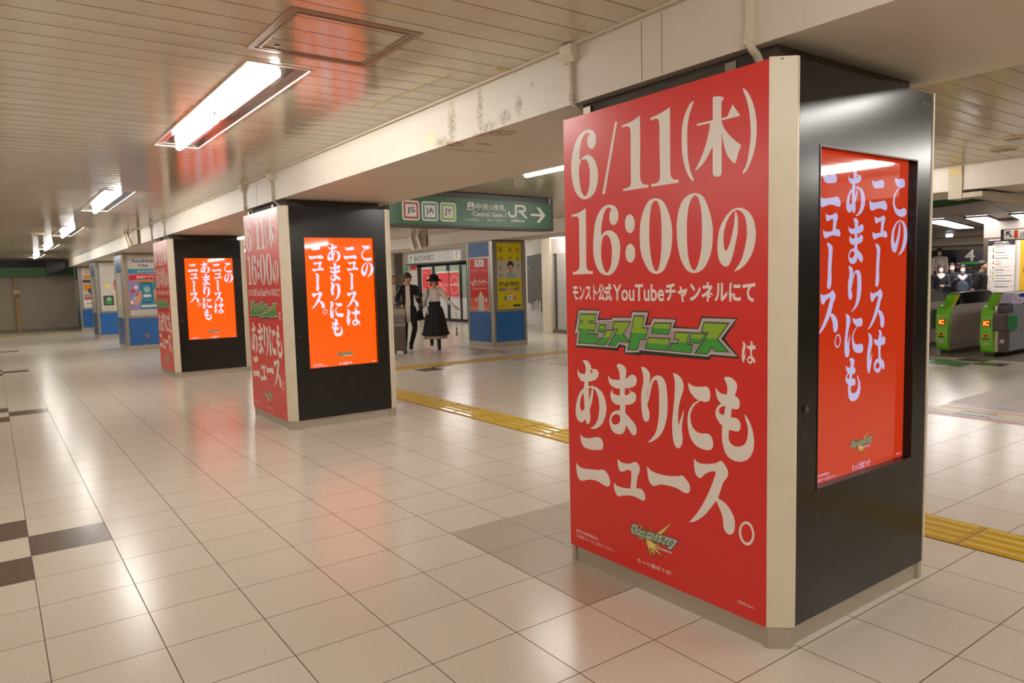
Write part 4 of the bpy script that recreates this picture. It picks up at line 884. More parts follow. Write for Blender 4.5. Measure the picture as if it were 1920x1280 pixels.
# JR letters drawn as strokes
jr = [[(.939, 2.392), (.939, 2.365), (.957, 2.330), (.99, 2.312), (1.055, 2.312), (1.085, 2.325), (1.10, 2.355), (1.10, 2.458), (1.205, 2.458), (1.228, 2.445), (1.228, 2.428), (1.205, 2.415), (1.128, 2.415), (1.128, 2.385), (1.15, 2.385), (1.255, 2.309), (1.298, 2.309), (1.205, 2.387), (1.24, 2.392), (1.262, 2.412), (1.262, 2.455), (1.235, 2.48), (1.21, 2.485), (1.065, 2.485), (1.065, 2.362), (1.055, 2.347), (1.04, 2.342), (1.0, 2.342), (.978, 2.355), (.972, 2.372), (.972, 2.392)]]
fl.poly(jr, 1, SW)
fl.text('JR東日本', .985, 2.245, 1.245, 2.287, 1, SW, .03)
fl.poly([[(1.352, 2.376), (1.352, 2.345), (1.545, 2.345), (1.455, 2.255), (1.515, 2.255), (1.628, 2.36), (1.515, 2.468), (1.455, 2.468), (1.545, 2.376)]], 1, SW)
b.recalc = False; b.build('sign_face', t)
b = MB(); b.box(1.70, 1.73, -.012, .0, 2.53, 2.60, ALU); b.build('latch', t)

# ticket office sign, posters
t = empty('ticket_office_sign', (OX-.35, 25.25, 2.17), 'pale ticket office sign board above the glass doors', 'sign', rz=0)
b = MB(); b.box(0, .35, -3.95, 0, 0, .37, GREYPANEL); b.build('housing', t)
b = MB(); fl = Flat(b, (-.002, 0, 0), (0, -1, 0), (0, 0, 1)); fl.rect(0, 0, 3.95, .37, 0, mat('sign_pale_grey', (176, 172, 166), .4))
for a in (.1, 3.45):
    fl.rect(a, .03, a+.36, .34, 1, SW); fl.poly([[(a+.06, .05), (a+.2, .05), (a+.3, .3), (a+.2, .32), (a+.14, .12)]], 2, GREEN2); fl.poly([[(a+.08, .2), (a+.14, .3), (a+.2, .3), (a+.1, .16)]], 3, INKGREY)
fl.text('みどりの窓口', .55, .09, 2.02, .29, 1, INKGREY, .02); fl.text('TICKET OFFICE', 2.15, .15, 3.25, .24, 1, SILVER2)
b.recalc = False; b.build('sign_face', t)
def wposter(y, z, wd, ht, label, art, x=OX-.012, cat='poster', grp=None, name='poster'):
    b = MB(); b.box(0, .004, -wd, 0, 0, ht, PAP); fl = Flat(b, (-.001, 0, 0), (0, -1, 0), (0, 0, 1)); art(fl, wd, ht); b.recalc = False
    o = b.build(name, loc=(x, y, z)); tag(o, label, cat, grp); return o
CR = mat('poster_coral', (222, 76, 78), .45)
def a1(fl, w, h): fl.rect(0, 0, w, h, 0, PAP); fl.rect(.05, .05, w-.03, h-.06, 1, CR); fl.text('えきねっと', .1, h-.22, w*.6, h-.14, 2, WHITE); fl.rect(.45, h-.45, w-.08, h-.36, 2, PAP); fl.text('きっぷ', .45, .4, w-.1, .55, 2, PAP, .02); fl.text('予約受取', .1, .12, .6, .22, 2, PAP)
def a2(fl, w, h): fl.rect(0, 0, w, h, 0, PAP); fl.rect(.03, .03, w, h-.06, 1, CR); fl.text('ネット', .15, h-.6, w-.1, h-.4, 2, PAP, .02); fl.text('予約', .2, .2, w-.2, .35, 2, PAP)
def a3(fl, w, h):
    fl.rect(0, 0, w, h, 0, PAP); fl.rect(0, .03, w-.02, h-.06, 1, CR); fl.disc(w/2, .46, .29, .33, 2, PAP); fl.disc(w/2, .46, .265, .305, 3, CR); fl.rect(w/2-.27, .44, w/2+.27, .48, 4, PAP); fl.text('JR', w/2-.05, .48, w/2+.22, .54, 4, PAP)
wposter(24.72, 1.03, .80, .97, 'red and white poster on the leftmost glass panel of the ticket office', a1, OX-.05)
wposter(23.55, .87, .86, .96, 'plain red poster on the glass panel just left of the middle door bar', a2, OX-.05)
wposter(22.64, .87, .66, .96, 'red poster with a white ring on the right glass panel beside the blue pillar', a3, OX-.05)
def a4(fl, w, h): fl.rect(0, 0, w, h, 0, PAP); fl.rect(.06, h-.35, .5, h-.08, 1, mat('ink_mint', (120, 176, 140), .5)); fl.rect(.62, h-.22, w-.04, h-.06, 1, CR); [fl.rect(.1, h-.5-.16*i, w-.25+.05*(i % 3), h-.47-.16*i, 1, SILVER) for i in range(5)]
wposter(26.33, .7, 1.2, 1.45, 'white notice with green box and red heading, left of the glass doors', a4, OX-.012, grp=None)
def a5(fl, w, h): fl.rect(0, 0, w, h, 0, PAP); fl.rect(.1, h-.8, w-.2, h-.45, 1, INKGREY); fl.rect(.16, h-.75, w-.26, h-.5, 2, ORANGE); fl.rect(.2, h-1.15, .4, h-.95, 1, YELLOWI); fl.rect(.15, .3, .4, .36, 1, GREEN1); fl.text('ごあんない', .1, h-.3, w-.2, h-.22, 1, SILVER2)
wposter(27.6, .5, .85, 1.7, 'tall pale poster with small orange picture at the left edge beside the second red pillar', a5, OX-.012)
b = MB(); b.box(OX-.18, OX, 26.35, 26.75, 0, 2.6, STEELD); struct(b.build('trim_6'))

# ================================================================ FLOOR MARKINGS
TY = mat('tactile_yellow', (206, 172, 30), .4, coat=.15); TYD = mat('tactile_yellow_dark', (180, 146, 26), .45); TEDGE = mat('tactile_edge', (110, 96, 60), .6)
x0, x1 = 4.0925, 4.485
b = MB(); b.box(x0-.006, x1+.006, -8.4, 30, .0002, .0012, TEDGE)
y = -8.3437
while y < 29.5:
    b.box(x0, x1, y+.003, y+TS-.003, .001, .004, TYD)
    for i in range(4):
        cx = x0+.05+i*.0975; b.prism([(cx-.026, .004), (cx-.02, .009), (cx+.02, .009), (cx+.026, .004)], y+.022, y+TS-.022, TY, 'y')
    y += TS
tag(b.build('tactile_strip'), 'ribbed yellow tactile strip running along behind the red pillars', 'tactile paving')
b = MB(); TY2 = mat('tactile_ochre', (190, 152, 56), .5)
b.box(4.60, 12.2, 10.86, 11.24, .001, .0045, TY2)
for i in range(4): b.box(4.60, 12.2, 10.90+i*.095, 10.945+i*.095, .0045, .008, TY2)
tag(b.build('tactile_strip'), 'ochre tactile strip crossing the concourse in front of the two walking people', 'tactile paving')
b = MB(); b.box(-5.5, 4.0, 28.9, 29.25, .001, .006, mat('tactile_pale', (196, 176, 96), .5)); tag(b.build('tactile_strip'), 'thin pale yellow strip in front of the far shutter wall', 'tactile paving')
def route_sticker(y0, y1, label):
    b = MB(); fl = Flat(b, (8.455, y0, .0015), (0, 1, 0), (-1, 0, 0)); fl.n = Vector((0, 0, 1)); fl.STEP = .0003; L = y1-y0
    b.box(7.69, 8.455, y0, y1, .0005, .0014, mat('sticker_base', (178, 168, 150), .3))
    for a, c_, n_ in ((0, (86, 92, 160), 0), (.11, (216, 168, 86), 0), (.21, (176, 124, 88), 0), (.36, (226, 192, 60), 1), (.53, (150, 186, 208), 1), (.645, (212, 62, 58), 2)):
        m_ = mat('sticker_%d_%d_%d' % c_, c_, .3); fl.rect(0, a, L, a+.085, 1, m_)
        for q in range(3): fl.rect(L*.12+q*.62, a+.02, L*.12+q*.62+.34, a+.065, 2, PAP if n_ == 2 else (INKGREY if n_ else m_))
    o = b.build('floor_sticker'); tag(o, label, 'floor sticker', 'striped route stickers on the floor')
route_sticker(1.42, 3.52, 'striped rainbow route sticker on the floor right of the nearest red pillar')
route_sticker(8.6, 10.71, 'striped route sticker left of the big poster, before the ochre strip')
route_sticker(11.88, 13.98, 'striped route sticker on the floor beside the woman in the black skirt')
b = MB(); b.box(11.78, 12.36, 4.80, 5.95, .0007, .0015, mat('sticker_green', (40, 128, 56), .35)); fl = Flat(b, (12.34, 4.82, .0016), (0, 1, 0), (-1, 0, 0)); fl.n = Vector((0, 0, 1)); fl.text('IC専用', .55, .15, 1.1, .42, 1, WHITE); fl.text('Suica', .1, .2, .42, .36, 1, mat('ink_mint', (120, 176, 140), .5)); fl.rect(0, -.0, 1.1, .02, 1, WHITE)
tag(b.build('floor_sticker'), 'green floor sticker in front of the ticket gates', 'floor sticker')
b = MB(); b.box(11.45, 11.77, 4.9, 6.2, .0007, .0013, mat('sticker_white', (216, 210, 198), .35)); tag(b.build('floor_sticker'), 'plain white floor sticker edging the green one before the gates', 'floor sticker')

# ================================================================ CONDUITS AND CEILING FITTINGS
def conduit(y, label, funnel=True, bend=True, X=2.41):
    t = empty('cable_conduit', (X, y, 2.3), label, 'conduit', 'conduits running down the painted beam')
    b = MB(); b.tube([(-.014, 0, .30), (-.014, 0, .055)]+([(-.014, 0, .035), (0.004, 0, .018), (.03, 0, .005), (.06, 0, -.03), (.075, 0, -.06)] if bend else []), .0105, CONDUIT, 12); pp = b.build('pipe', t)
    b = MB(); b.tube([(-.014, 0, .07), (-.014, 0, .045)], .014, CONDUIT, 12); b.build('coupling', pp)
    if funnel:
        b = MB(); b.prism([(-.055, .305), (.0, .305), (.0, .225), (-.028, .225), (-.055, .262)], -.042, .042, CONDUIT, 'y'); b.build('junction_box', t, bevel=.003)
    return t
c1 = conduit(2.765, 'white conduit with junction box on the beam above the large red poster')
for (y, lab) in ((7.415, 'conduit on the beam above the right end of the second red pillar'), (8.40, 'conduit on the beam above the left end of the second red pillar'), (13.0, 'conduit on the beam above the right end of the third red pillar'), (14.15, 'conduit on the beam above the left end of the third red pillar')):
    c = copy_tree(c1); c.location = (2.41, y, 2.3); c['label'] = lab
t = empty('cable_conduit', (2.41, 1.735, 2.3), 'flat white cable cover on the beam above the near corner of the largest red pillar', 'conduit', 'conduits running down the painted beam')
b = MB(); b.box(-.022, 0, -.016, .016, .055, .31, CONDUIT); b.build('pipe', t, bevel=.003)
b = MB(); b.tube([(-.012, 0, .06), (-.012, 0, .035), (.005, 0, .018), (.03, 0, .004), (.05, 0, -.02), (.055, 0, -.05)], .016, CONDUIT, 12); b.box(-.026, .002, -.019, .019, .035, .07, CONDUIT); b.build('elbow', t)
t = empty('duct_notch', (2.41, 15.4, 2.33), 'brown boxed duct with two slanting pale conduits on the beam past the third red pillar', 'duct')
b = MB(); b.box(-.05, 0, 0, .75, 0, .27, mat('duct_brown', (126, 106, 84), .5)); b.build('box', t)
for q in (.55, .85): 
    b = MB(); b.tube([(-.07, q+.55, .27), (-.07, q+.25, .1), (-.06, q+.1, -.02)], .03, CONDUIT, 8); b.build('pipe', t)
t = empty('duct_notch', (8.80, 15.62, 2.33), 'brown duct box with two broad pale conduits on the far beam under the green sign', 'duct')
b = MB(); b.box(-.05, 0, 0, .5, .0, .28, mat('duct_brown', (126, 106, 84), .5)); b.build('box', t)
for q in (.24, .60): 
    b = MB(); b.prism([(q+.1, .28), (q-.05, .0), (q-.06, -.06), (q+.07, -.06), (q+.08, .0), (q+.23, .28)], -.09, -.05, CONDUIT, 'x'); b.build('pipe', t)
# ceiling hatch
t = empty('ceiling_hatch', (1.39, 3.30, ZC), 'square inspection hatch frame in the ceiling before the nearest lamp', 'hatch')
HB = mat('hatch_frame', (150, 124, 100), .35, .4)
b = MB(); a = .312
for q in ((-a, a, -a, -a+.03), (-a, a, a-.03, a), (-a, -a+.03, -a+.03, a-.03), (a-.03, a, -a+.03, a-.03)): b.box(q[0], q[1], q[2], q[3], -.004, .002, HB)
b.build('outer_frame', t)
b = MB(); a = .268
for q in ((-a, a, -a, -a+.012), (-a, a, a-.012, a), (-a, -a+.012, -a+.012, a-.012), (a-.012, a, -a+.012, a-.012)): b.box(q[0], q[1], q[2], q[3], -.005, .002, HB)
b.build('inner_frame', t)
b = MB(); b.tube([(-.2, .2, -.001), (-.2, .2, -.008)], .012, STEELD, 12); b.build('lock', t)
def ceiling_disc(x, y, r, label, name='smoke_detector'):
    t = empty(name, (x, y, ZC), label, 'ceiling fitting')
    b = MB(); b.lathe([(r, 0), (r, -.006), (r*.9, -.012), (r*.3, -.014)], mat('disc_cream', (206, 190, 150), .4), 28); b.build('rim', t)
    b = MB(); b.lathe([(r*.8, -.013), (r*.75, -.018), (.005, -.02)], mat('disc_grey', (158, 144, 122), .5), 28); b.build('cover', t)
ceiling_disc(8.04, 2.94, .13, 'larger round ceiling speaker at the right, above the gates', 'ceiling_speaker')
ceiling_disc(7.43, 2.64, .09, 'smaller round ceiling speaker at the right edge of the photo', 'ceiling_speaker')
ceiling_disc(.86, 17.2, .12, 'small round fitting on the far left ceiling', 'ceiling_speaker')
b = MB(); b.box(7.06, 7.8, 3.72, 3.75, ZC-.006, ZC, DARK); b.box(7.06, 7.09, 3.15, 3.75, ZC-.006, ZC, DARK); tag(b.build('hatch_edge'), 'dark angled edge trim on the ceiling right of the big pillar', 'trim')
TP = mat('tape_yellow', (196, 176, 112), .5)
for k, (a, c_, wd, lab) in enumerate((((2.075, 4.448), (2.16, 3.53), .012, 'long thin yellowed tape line on the ceiling strips'), ((2.30, 3.27), (2.365, 3.27), .06, 'square yellowed tape patch on the ceiling by the beam'), ((2.28, 4.55), (2.34, 4.55), .03, 'small faded tape patch on the ceiling, farther along the beam'))):
    A = Vector((*a, ZC-.0012)); B_ = Vector((*c_, ZC-.0012)); d_ = (B_-A).normalized(); n_ = Vector((-d_.y, d_.x, 0))*wd/2
    b = MB(); pts = [A-n_, B_-n_, B_+n_, A+n_]; b.prism([(q.x, q.y) for q in pts], ZC-.0015, ZC-.0002, TP); tag(b.build('tape_mark'), lab, 'tape')

# ================================================================ TICKET GATES
GRN = mat('gate_green', (112, 186, 44), .3, coat=.3); GRND = mat('gate_green_deep', (30, 110, 60), .35); GST = mat('gate_steel', (168, 158, 146), .4, .35); GBK = mat('gate_black', (20, 20, 22), .12, spec=.7); GGR = mat('gate_grey', (136, 140, 144), .4, .4); GBR = mat('gate_brown', (74, 58, 56), .4)
GYE = mat('gate_yellow', (206, 176, 30), .4); LED = mat('led_orange', (20, 10, 6), .4, emit=(255, 120, 20), estr=3.0); LEDB = mat('led_red', (60, 10, 6), .4, emit=(220, 40, 10), estr=.5)
def gate(x, y, label, wide=False):
    """body along +x, y = near side; front toward -x"""
    Wd = .19; L = 1.80
    t = empty('ticket_gate', (x, y, 0), label, 'ticket gate', 'ticket gates'); 
    b = MB(); b.box(.10, L-.1, .02, Wd-.02, 0, .065, BLACK); b.build('plinth', t)
    side = [(.07, .07), (L-.06, .07), (L, .14), (L, .82), (.07, .82)]
    b = MB(); b.prism([(.08, .065), (L-.05, .065), (L, .12), (L, .84), (.42, .84), (.16, .80), (.08, .62)], .005, Wd-.005, GST, 'y')
    for zz, a, c_ in ((.64, .10, .42), (.38, .10, .42), (.14, .1, .5), (.64, .5, 1.8)): b.box(a, c_, .0035, .006, zz, zz+.004, DARK)
    b.build('body', t)
    # green front: rounded nose wrapping top to bottom
    prof = [(.05, .06), (.0, .11), (-.035, .22), (-.045, .5), (-.035, .68), (.0, .78), (.06, .825), (.16, .85), (.26, .92), (.34, 1.0), (.41, 1.035), (.41, 1.0), (.34, .93), (.24, .84), (.14, .77), (.10, .66), (.10, .09)]
    b = MB(); b.prism(prof, .0, Wd, GRN, 'y'); fc = b.build('front_cover', t, bevel=.012)
    b = MB(); b.prism([(.40, .84), (.40, 1.03), (.46, 1.045), (L-.22, 1.06), (L-.08, 1.03), (L, .93), (L, .84)], .0, Wd, GBK, 'y'); b.build('top_cover', t, bevel=.008)
    b = MB(); b.prism([(.215, .875), (.22, .86), (.34, .965), (.40, 1.0), (.40, 1.02), (.33, .995)], -.001, Wd*.25, GYE, 'y'); b.prism([(.10, .80), (.14, .80), (.24, .87), (.2, .885)], -.0015, .02, GYE, 'y'); b.build('warning_stripe', t)
    b = MB(); b.box(-.052, -.04, .035, .155, .50, .61, BLACK); fl = Flat(b, (-.0525, .150, .505), (0, -1, 0), (0, 0, 1)); fl.rect(.004, .004, .106, .098, 0, LEDB); fl.text('IC', .012, .012, .098, .09, 1, LED, .05); b.recalc = False; b.build('ic_display', fc)
    b = MB(); b.box(-.049, -.038, .045, .15, .29, .39, GYE); fl = Flat(b, (-.0495, .148, .29), (0, -1, 0), (0, 0, 1)); fl.poly([[(.02, .05), (.05, .05), (.04, .035), (.085, .065), (.04, .09), (.05, .072), (.02, .072)]], 0, INK); fl.rect(.0, .0, .103, .028, 0, INK); fl.text('タッチ', .01, .005, .09, .023, 1, GYE); b.recalc = False; b.build('touch_label', fc)
    b = MB(); b.box(-.045, -.034, .06, .14, .19, .235, PAPW); fl = Flat(b, (-.0455, .138, .19), (0, -1, 0), (0, 0, 1)); fl.disc(.02, .022, .012, .014, 0, INKGREY, 8); fl.disc(.058, .022, .012, .014, 0, RED, 8); b.recalc = False; b.build('icon_label', fc)
    b = MB(); b.box(1.36, 1.42, -.04, .0, .32, .70, GRND); b.build('flap', t, bevel=.01)
    if wide:
        b = MB(); b.box(.02, .12, -.06, .0, .09, .52, mat('gate_cream', (196, 186, 150), .4)); b.box(.0, .12, -.19, -.062, .09, .52, GBR); sp_ = b.build('side_pedestal', t, bevel=.012)
        b = MB(); b.box(.03, L, -.185, .0, .10, .86, GGR)
        for zz in (.50, .66): b.box(.3, L, -.1865, -.184, zz, zz+.004, DARK)
        b.box(.55, .63, -.1875, -.184, .40, .415, DARK); b.box(.36, .38, -.1875, -.184, .57, .61, DARK); b.build('side_housing', t, bevel=.02)
        b = MB(); b.box(-.09, .10, -.195, -.01, .45, .70, GBR); b.box(-.095, .10, -.2, -.005, .70, .715, ALU); rb = b.build('reader_box', t, bevel=.006)
        b = MB(); b.box(.0, .36, -.215, -.17, .44, .69, GRND); b.build('ticket_slot_panel', rb, bevel=.03)
        b = MB(); b.tube([(-.0, -.03, .715), (-.0, -.03, .86)], .03, ALU, 12); b.prism([(-.0, .72), (-.02, .84), (.04, .885), (.20, .885), (.26, .72)], -.19, -.05, INKGREY, 'y'); b.build('coin_hood', rb, bevel=.02)
        b = MB(); fl = Flat(b, (-.001, -.09, .24), (0, -1, 0), (0, 0, 1)); fl.poly([[(0, 0), (.05, 0), (.07, .028), (.05, .056), (0, .056)]], 0, PAPW); fl.rect(.015, .018, .035, .038, 1, INKGREY); b.recalc = False; b.build('arrow_label', sp_)
        b = MB(); b.prism([(.14, .86), (.26, 1.01), (.34, 1.04), (L, 1.045), (L, .86)], -.18, -.002, mat('gate_pale_violet', (176, 170, 190), .3), 'y'); sl_ = b.build('sloped_panel', t, bevel=.01)
        b = MB(); fl = Flat(b, (.3, -.1815, .95), (1, 0, 0), (0, 0, 1)); fl.disc(.32, .05, .17, .03, 0, mat('ink_deepblue', (20, 40, 130), .3)); fl.disc(.02, .0, .04, .02, 0, GRN); fl.disc(.2, -.03, .04, .02, 0, CR); fl.disc(.42, -.01, .06, .03, 0, GRN); fl.poly([[(.3, -.09), (.75, .03), (1.45, .03), (1.45, -.09)]], 0, GBK); b.recalc = False; b.build('printed_guide', sl_)
    return t
gate(13.30, 5.60, 'ticket gate with green front and orange display, fully seen right of the big pillar')
gate(13.30, 6.45, 'ticket gate half hidden behind the big pillar, leftmost of the gates')
gate(13.27, 4.90, 'wider ticket gate with card reader housing and blue guide panel at the right edge', True)

# ================================================================ PEOPLE
SKIN = mat('skin', (206, 160, 132), .55); CBLK = mat('cloth_black', (26, 25, 28), .85); CWHT = mat('cloth_white', (230, 219, 207), .8); CNAV = mat('cloth_navy', (34, 38, 54), .85); CGRY = mat('cloth_grey', (112, 106, 102), .85)
HAIRB = mat('hair_brown', (74, 50, 34), .6); HAIRK = mat('hair_black', (30, 26, 26), .55); SHOE = mat('shoe_black', (22, 22, 22), .35); MASKW = mat('mask_white', (224, 222, 222), .7); EYE = mat('eye_dark', (30, 22, 20), .3); LIP = mat('lip', (176, 104, 92), .5)
def ico(bm, c, r, rot=None, sub=2):
    """ellipsoid of radii r centred on c"""
    M = Matrix.Translation(Vector(c)) @ (rot.to_4x4() if rot else Matrix.Identity(4)) @ Matrix.Diagonal((*r, 1))
    bmesh.ops.create_icosphere(bm, subdivisions=sub, radius=1, matrix=M)
def capsule(bm, pts, radii, n=12, flat=1.0):
    """tapered limb through points, rounded at joints and ends"""
    for i in range(len(pts)-1):
        a, b = Vector(pts[i]), Vector(pts[i+1]); d = b-a
        if d.length < 1e-5: continue
        q = d.to_track_quat('Z', 'Y').to_matrix().to_4x4()
        M = Matrix.Translation((a+b)/2) @ q @ Matrix.Diagonal((1, flat, 1, 1))
        bmesh.ops.create_cone(bm, cap_ends=True, segments=n, radius1=radii[i], radius2=radii[i+1], depth=d.length, matrix=M)
    for p, r in zip(pts, radii): ico(bm, p, (r, r*flat if flat != 1 else r, r), sub=2)
def fuse(name, bm, m, parent, voxel=.010, smooth=4):
    """weld overlapping volumes into one continuous skin"""
    me = bpy.data.meshes.new(name); bm.to_mesh(me); bm.free()
    o = bpy.data.objects.new(name, me); COL.objects.link(o)
    r = o.modifiers.new('r', 'REMESH'); r.mode = 'VOXEL'; r.voxel_size = voxel; r.use_smooth_shade = True
    k = o.modifiers.new('s', 'SMOOTH'); k.iterations = smooth; k.factor = .5
    bpy.context.view_layer.update()
    me2 = bpy.data.meshes.new_from_object(o.evaluated_get(bpy.context.evaluated_depsgraph_get()))
    o.modifiers.clear(); o.data = me2; bpy.data.meshes.remove(me)
    me2.materials.clear(); me2.materials.append(m); me2.polygons.foreach_set('use_smooth', [True]*len(me2.polygons))
    o.parent = parent; return o
def hand(bm, wrist, direction, side, palm_n, curl=.35, s=1.0):
    """palm, four unequal fingers and a thumb; direction = towards the fingertips, palm_n = palm normal"""
    W = Vector(wrist); d = Vector(direction).normalized(); n = Vector(palm_n); n = (n-d*n.dot(d)).normalized(); x = d.cross(n)*side
    c = W+d*.045*s
    rot = Matrix((x, d, n)).transposed()
    ico(bm, c, (.038*s, .05*s, .017*s), rot, 2); capsule(bm, [W, c], [.024*s, .026*s], 8)
    for k, (off, ln) in enumerate(((.027, .068), (.009, .076), (-.009, .070), (-.026, .055))):
        a = W+d*.082*s+x*off*s; b_ = a+(d*math.cos(curl*.6)+n*math.sin(curl*.6))*ln*.5*s; e = b_+(d*math.cos(curl*1.7)+n*math.sin(curl*1.7))*ln*.5*s
        capsule(bm, [a, b_, e], [.0095*s, .0085*s, .0070*s], 6)
    a = W+d*.03*s+x*.034*s; b_ = a+(d*.6+x*.6+n*.35).normalized()*.034*s; e = b_+(d*.85+x*.15+n*.5).normalized()*.028*s
    capsule(bm, [a, b_, e], [.013*s, .011*s, .009*s], 6)
def head_shape(bm, c, yaw, s=1.0, tilt=0.0):
    """c = head centre; local -y is the face"""
    R_ = Matrix.Rotation(yaw, 3, 'Z') @ Matrix.Rotation(tilt, 3, 'X'); c = Vector(c)
    P = lambda x, y, z: c+R_ @ Vector((x, y, z))*s
    ico(bm, P(0, .008, .02), (.074*s, .092*s, .098*s), R_, 3)
    ico(bm, P(0, -.026, -.045), (.052*s, .060*s, .062*s), R_, 2)          # jaw
    ico(bm, P(0, -.058, -.088), (.024*s, .02*s, .018*s), R_, 2)           # chin
    capsule(bm, [P(0, -.086, .012), P(0, -.106, -.024)], [.007*s, .013*s], 8)   # nose
    ico(bm, P(0, -.084, -.055), (.022*s, .012*s, .010*s), R_, 2)          # lips
    for q in (-1, 1):
        ico(bm, P(q*.076, .01, -.012), (.010*s, .018*s, .030*s), R_, 2)   # ears
        ico(bm, P(q*.030, -.078, .026), (.020*s, .012*s, .009*s), R_, 2)  # brow
        ico(bm, P(q*.042, -.060, -.022), (.024*s, .022*s, .022*s), R_, 2) # cheek
    return P
def face_parts(P, R_yaw, parent, s=1.0):
    b = MB()
    for q in (-1, 1):
        p = P(q*.031, -.0865, .006); b.tube([p, p+Vector((0, 0, .0001))+(P(0, -.01, 0)-P(0, 0, 0))], .0075*s, EYE, 8)
    b.build('eyes', parent)
    b = MB(); p, q = P(-.018, -.0975, -.056), P(.018, -.0975, -.056); b.tube([p, q], .0035*s, LIP, 6); b.build('mouth', parent)
def person(name, label, loc, rz, H=1.68, arms=None, legs=None, head=(0, 0), outfit=(), hair='short', hairm=HAIRK, voxel=.010, lean=0.0, shoes=SHOE, mask=False, sh_w=1.0, group=None):
    """facing local -y.  arms: {side:(elbow, wrist, finger dir, palm normal)}, legs: {side:(knee, ankle)} in metres for H=1.68"""
    t = empty(name, loc, label, 'person', group, rz); k = H/1.68
    V = lambda *p: Vector(p)*k
    hip = .90; sh = 1.36
    arms = arms or {}; legs = legs or {}
    A = {-1: ((-.215, .03, 1.07), (-.20, -.06, .84), (0, -.1, -1), (1, 0, 0)), 1: ((.215, .03, 1.07), (.20, -.06, .84), (0, -.1, -1), (-1, 0, 0))}; A.update(arms)
    Lg = {-1: ((-.10, -.02, .48), (-.10, .02, .09)), 1: ((.10, -.02, .48), (.10, .02, .09))}; Lg.update(legs)
    SX = .165*sh_w
    def torso(bm, g=0.0, z0=hip-.02, top=1.40):
        pts = [(0, .0, z0), (0, 0, 1.02), (0, -.005, 1.14), (0, 0, 1.28), (0, .01, 1.36)]; rs = [.120, .108, .112, .118, .085]
        for (p, r, fx) in zip(pts, rs, (1.25, 1.12, 1.16, 1.28, 1.6)):
            ico(bm, V(*p), ((r*fx*.92+g)*k, (r*.82+g)*k, (.085+g*.6)*k), sub=2)
        for q in (-1, 1): ico(bm, V(q*SX, .01, sh-.01), ((.055+g)*k, (.055+g)*k, (.05+g)*k))
        capsule(bm, [V(-SX*.8, .01, 1.365), V(SX*.8, .01, 1.365)], [(.048+g)*k]*2, 10)
        capsule(bm, [V(0, 0, z0), V(0, 0, 1.05)], [(.115+g)*k, (.108+g)*k], 14)
        capsule(bm, [V(0, 0, 1.05), V(0, 0, 1.30)], [(.104+g)*k, (.112+g)*k], 14)
    def arm(bm, q, g=0.0, end=1.0):
        e, w_, fd, pn = A[q]; s0 = V(q*SX, .01, sh); e_ = V(*e); w2 = V(*w_); w2 = e_+(w2-e_)*end
        capsule(bm, [s0, s0.lerp(e_, .5), e_, e_.lerp(w2, .45), w2], [(.048+g)*k, (.043+g)*k, (.036+g)*k, (.036+g)*k, (.025+g*1.2)*k], 10)
    def leg(bm, q, g=0.0, end=1.0):
        kn, an = Lg[q]; h0 = V(q*.085, 0, hip); k_ = V(*kn); a_ = V(*an); a_ = k_+(a_-k_)*end
        capsule(bm, [h0, h0.lerp(k_, .5), k_, k_.lerp(a_, .35), a_], [(.085+g)*k, (.072+g)*k, (.052+g)*k, (.052+g)*k, (.036+g)*k], 12)
    # continuous body
    bm = bmesh.new(); torso(bm)
    for q in (-1, 1):
        arm(bm, q); leg(bm, q); e, w_, fd, pn = A[q]; hand(bm, V(*w_), fd, q, pn, .5, k*.95)
        kn, an = Lg[q]; a_ = V(*an); capsule(bm, [a_, a_+V(0, -.11, -.045)], [.036*k, .03*k], 8)
    hy, ht = head; hc = V(0, -.02+(-.02 if ht > 0 else 0), 1.565)
    capsule(bm, [V(0, .01, 1.36), V(0, -.005, 1.50)], [.058*k, .05*k], 12)
    P = head_shape(bm, hc, hy, k, ht)
    body = fuse('body', bm, SKIN, t, voxel, 3)
    face_parts(P, hy, body, k)
    # hair
    R_ = Matrix.Rotation(hy, 3, 'Z') @ Matrix.Rotation(ht, 3, 'X')
    bm = bmesh.new()
    ico(bm, P(0, .022, .045), (.086*k, .094*k, .084*k), R_, 3)
    ico(bm, P(0, .05, -.01), (.080*k, .060*k, .075*k), R_, 3)
    if hair in ('bob', 'long'):
        for q in (-1, 1): ico(bm, P(q*.066, .012, -.01), (.026*k, .055*k, .085*k), R_, 2)
        for q in (-.045, -.015, .02, .05): ico(bm, P(q, -.068, .062), (.026*k, .022*k, .030*k), R_, 2)
        if hair == 'long': ico(bm, P(0, .06, -.10), (.07*k, .04*k, .12*k), R_, 2)
    else:
        for q in (-.04, 0, .04): ico(bm, P(q, -.055, .078), (.03*k, .028*k, .022*k), R_, 2)
        for q in (-1, 1): ico(bm, P(q*.070, .015, .012), (.014*k, .04*k, .04*k), R_, 2)
    fuse('hair', bm, hairm, t, voxel*.9, 2)
    if mask:
        bm = bmesh.new(); ico(bm, P(0, -.056, -.048), (.062*k, .058*k, .056*k), R_, 3); fuse('face_mask', bm, MASKW, t, voxel, 2)
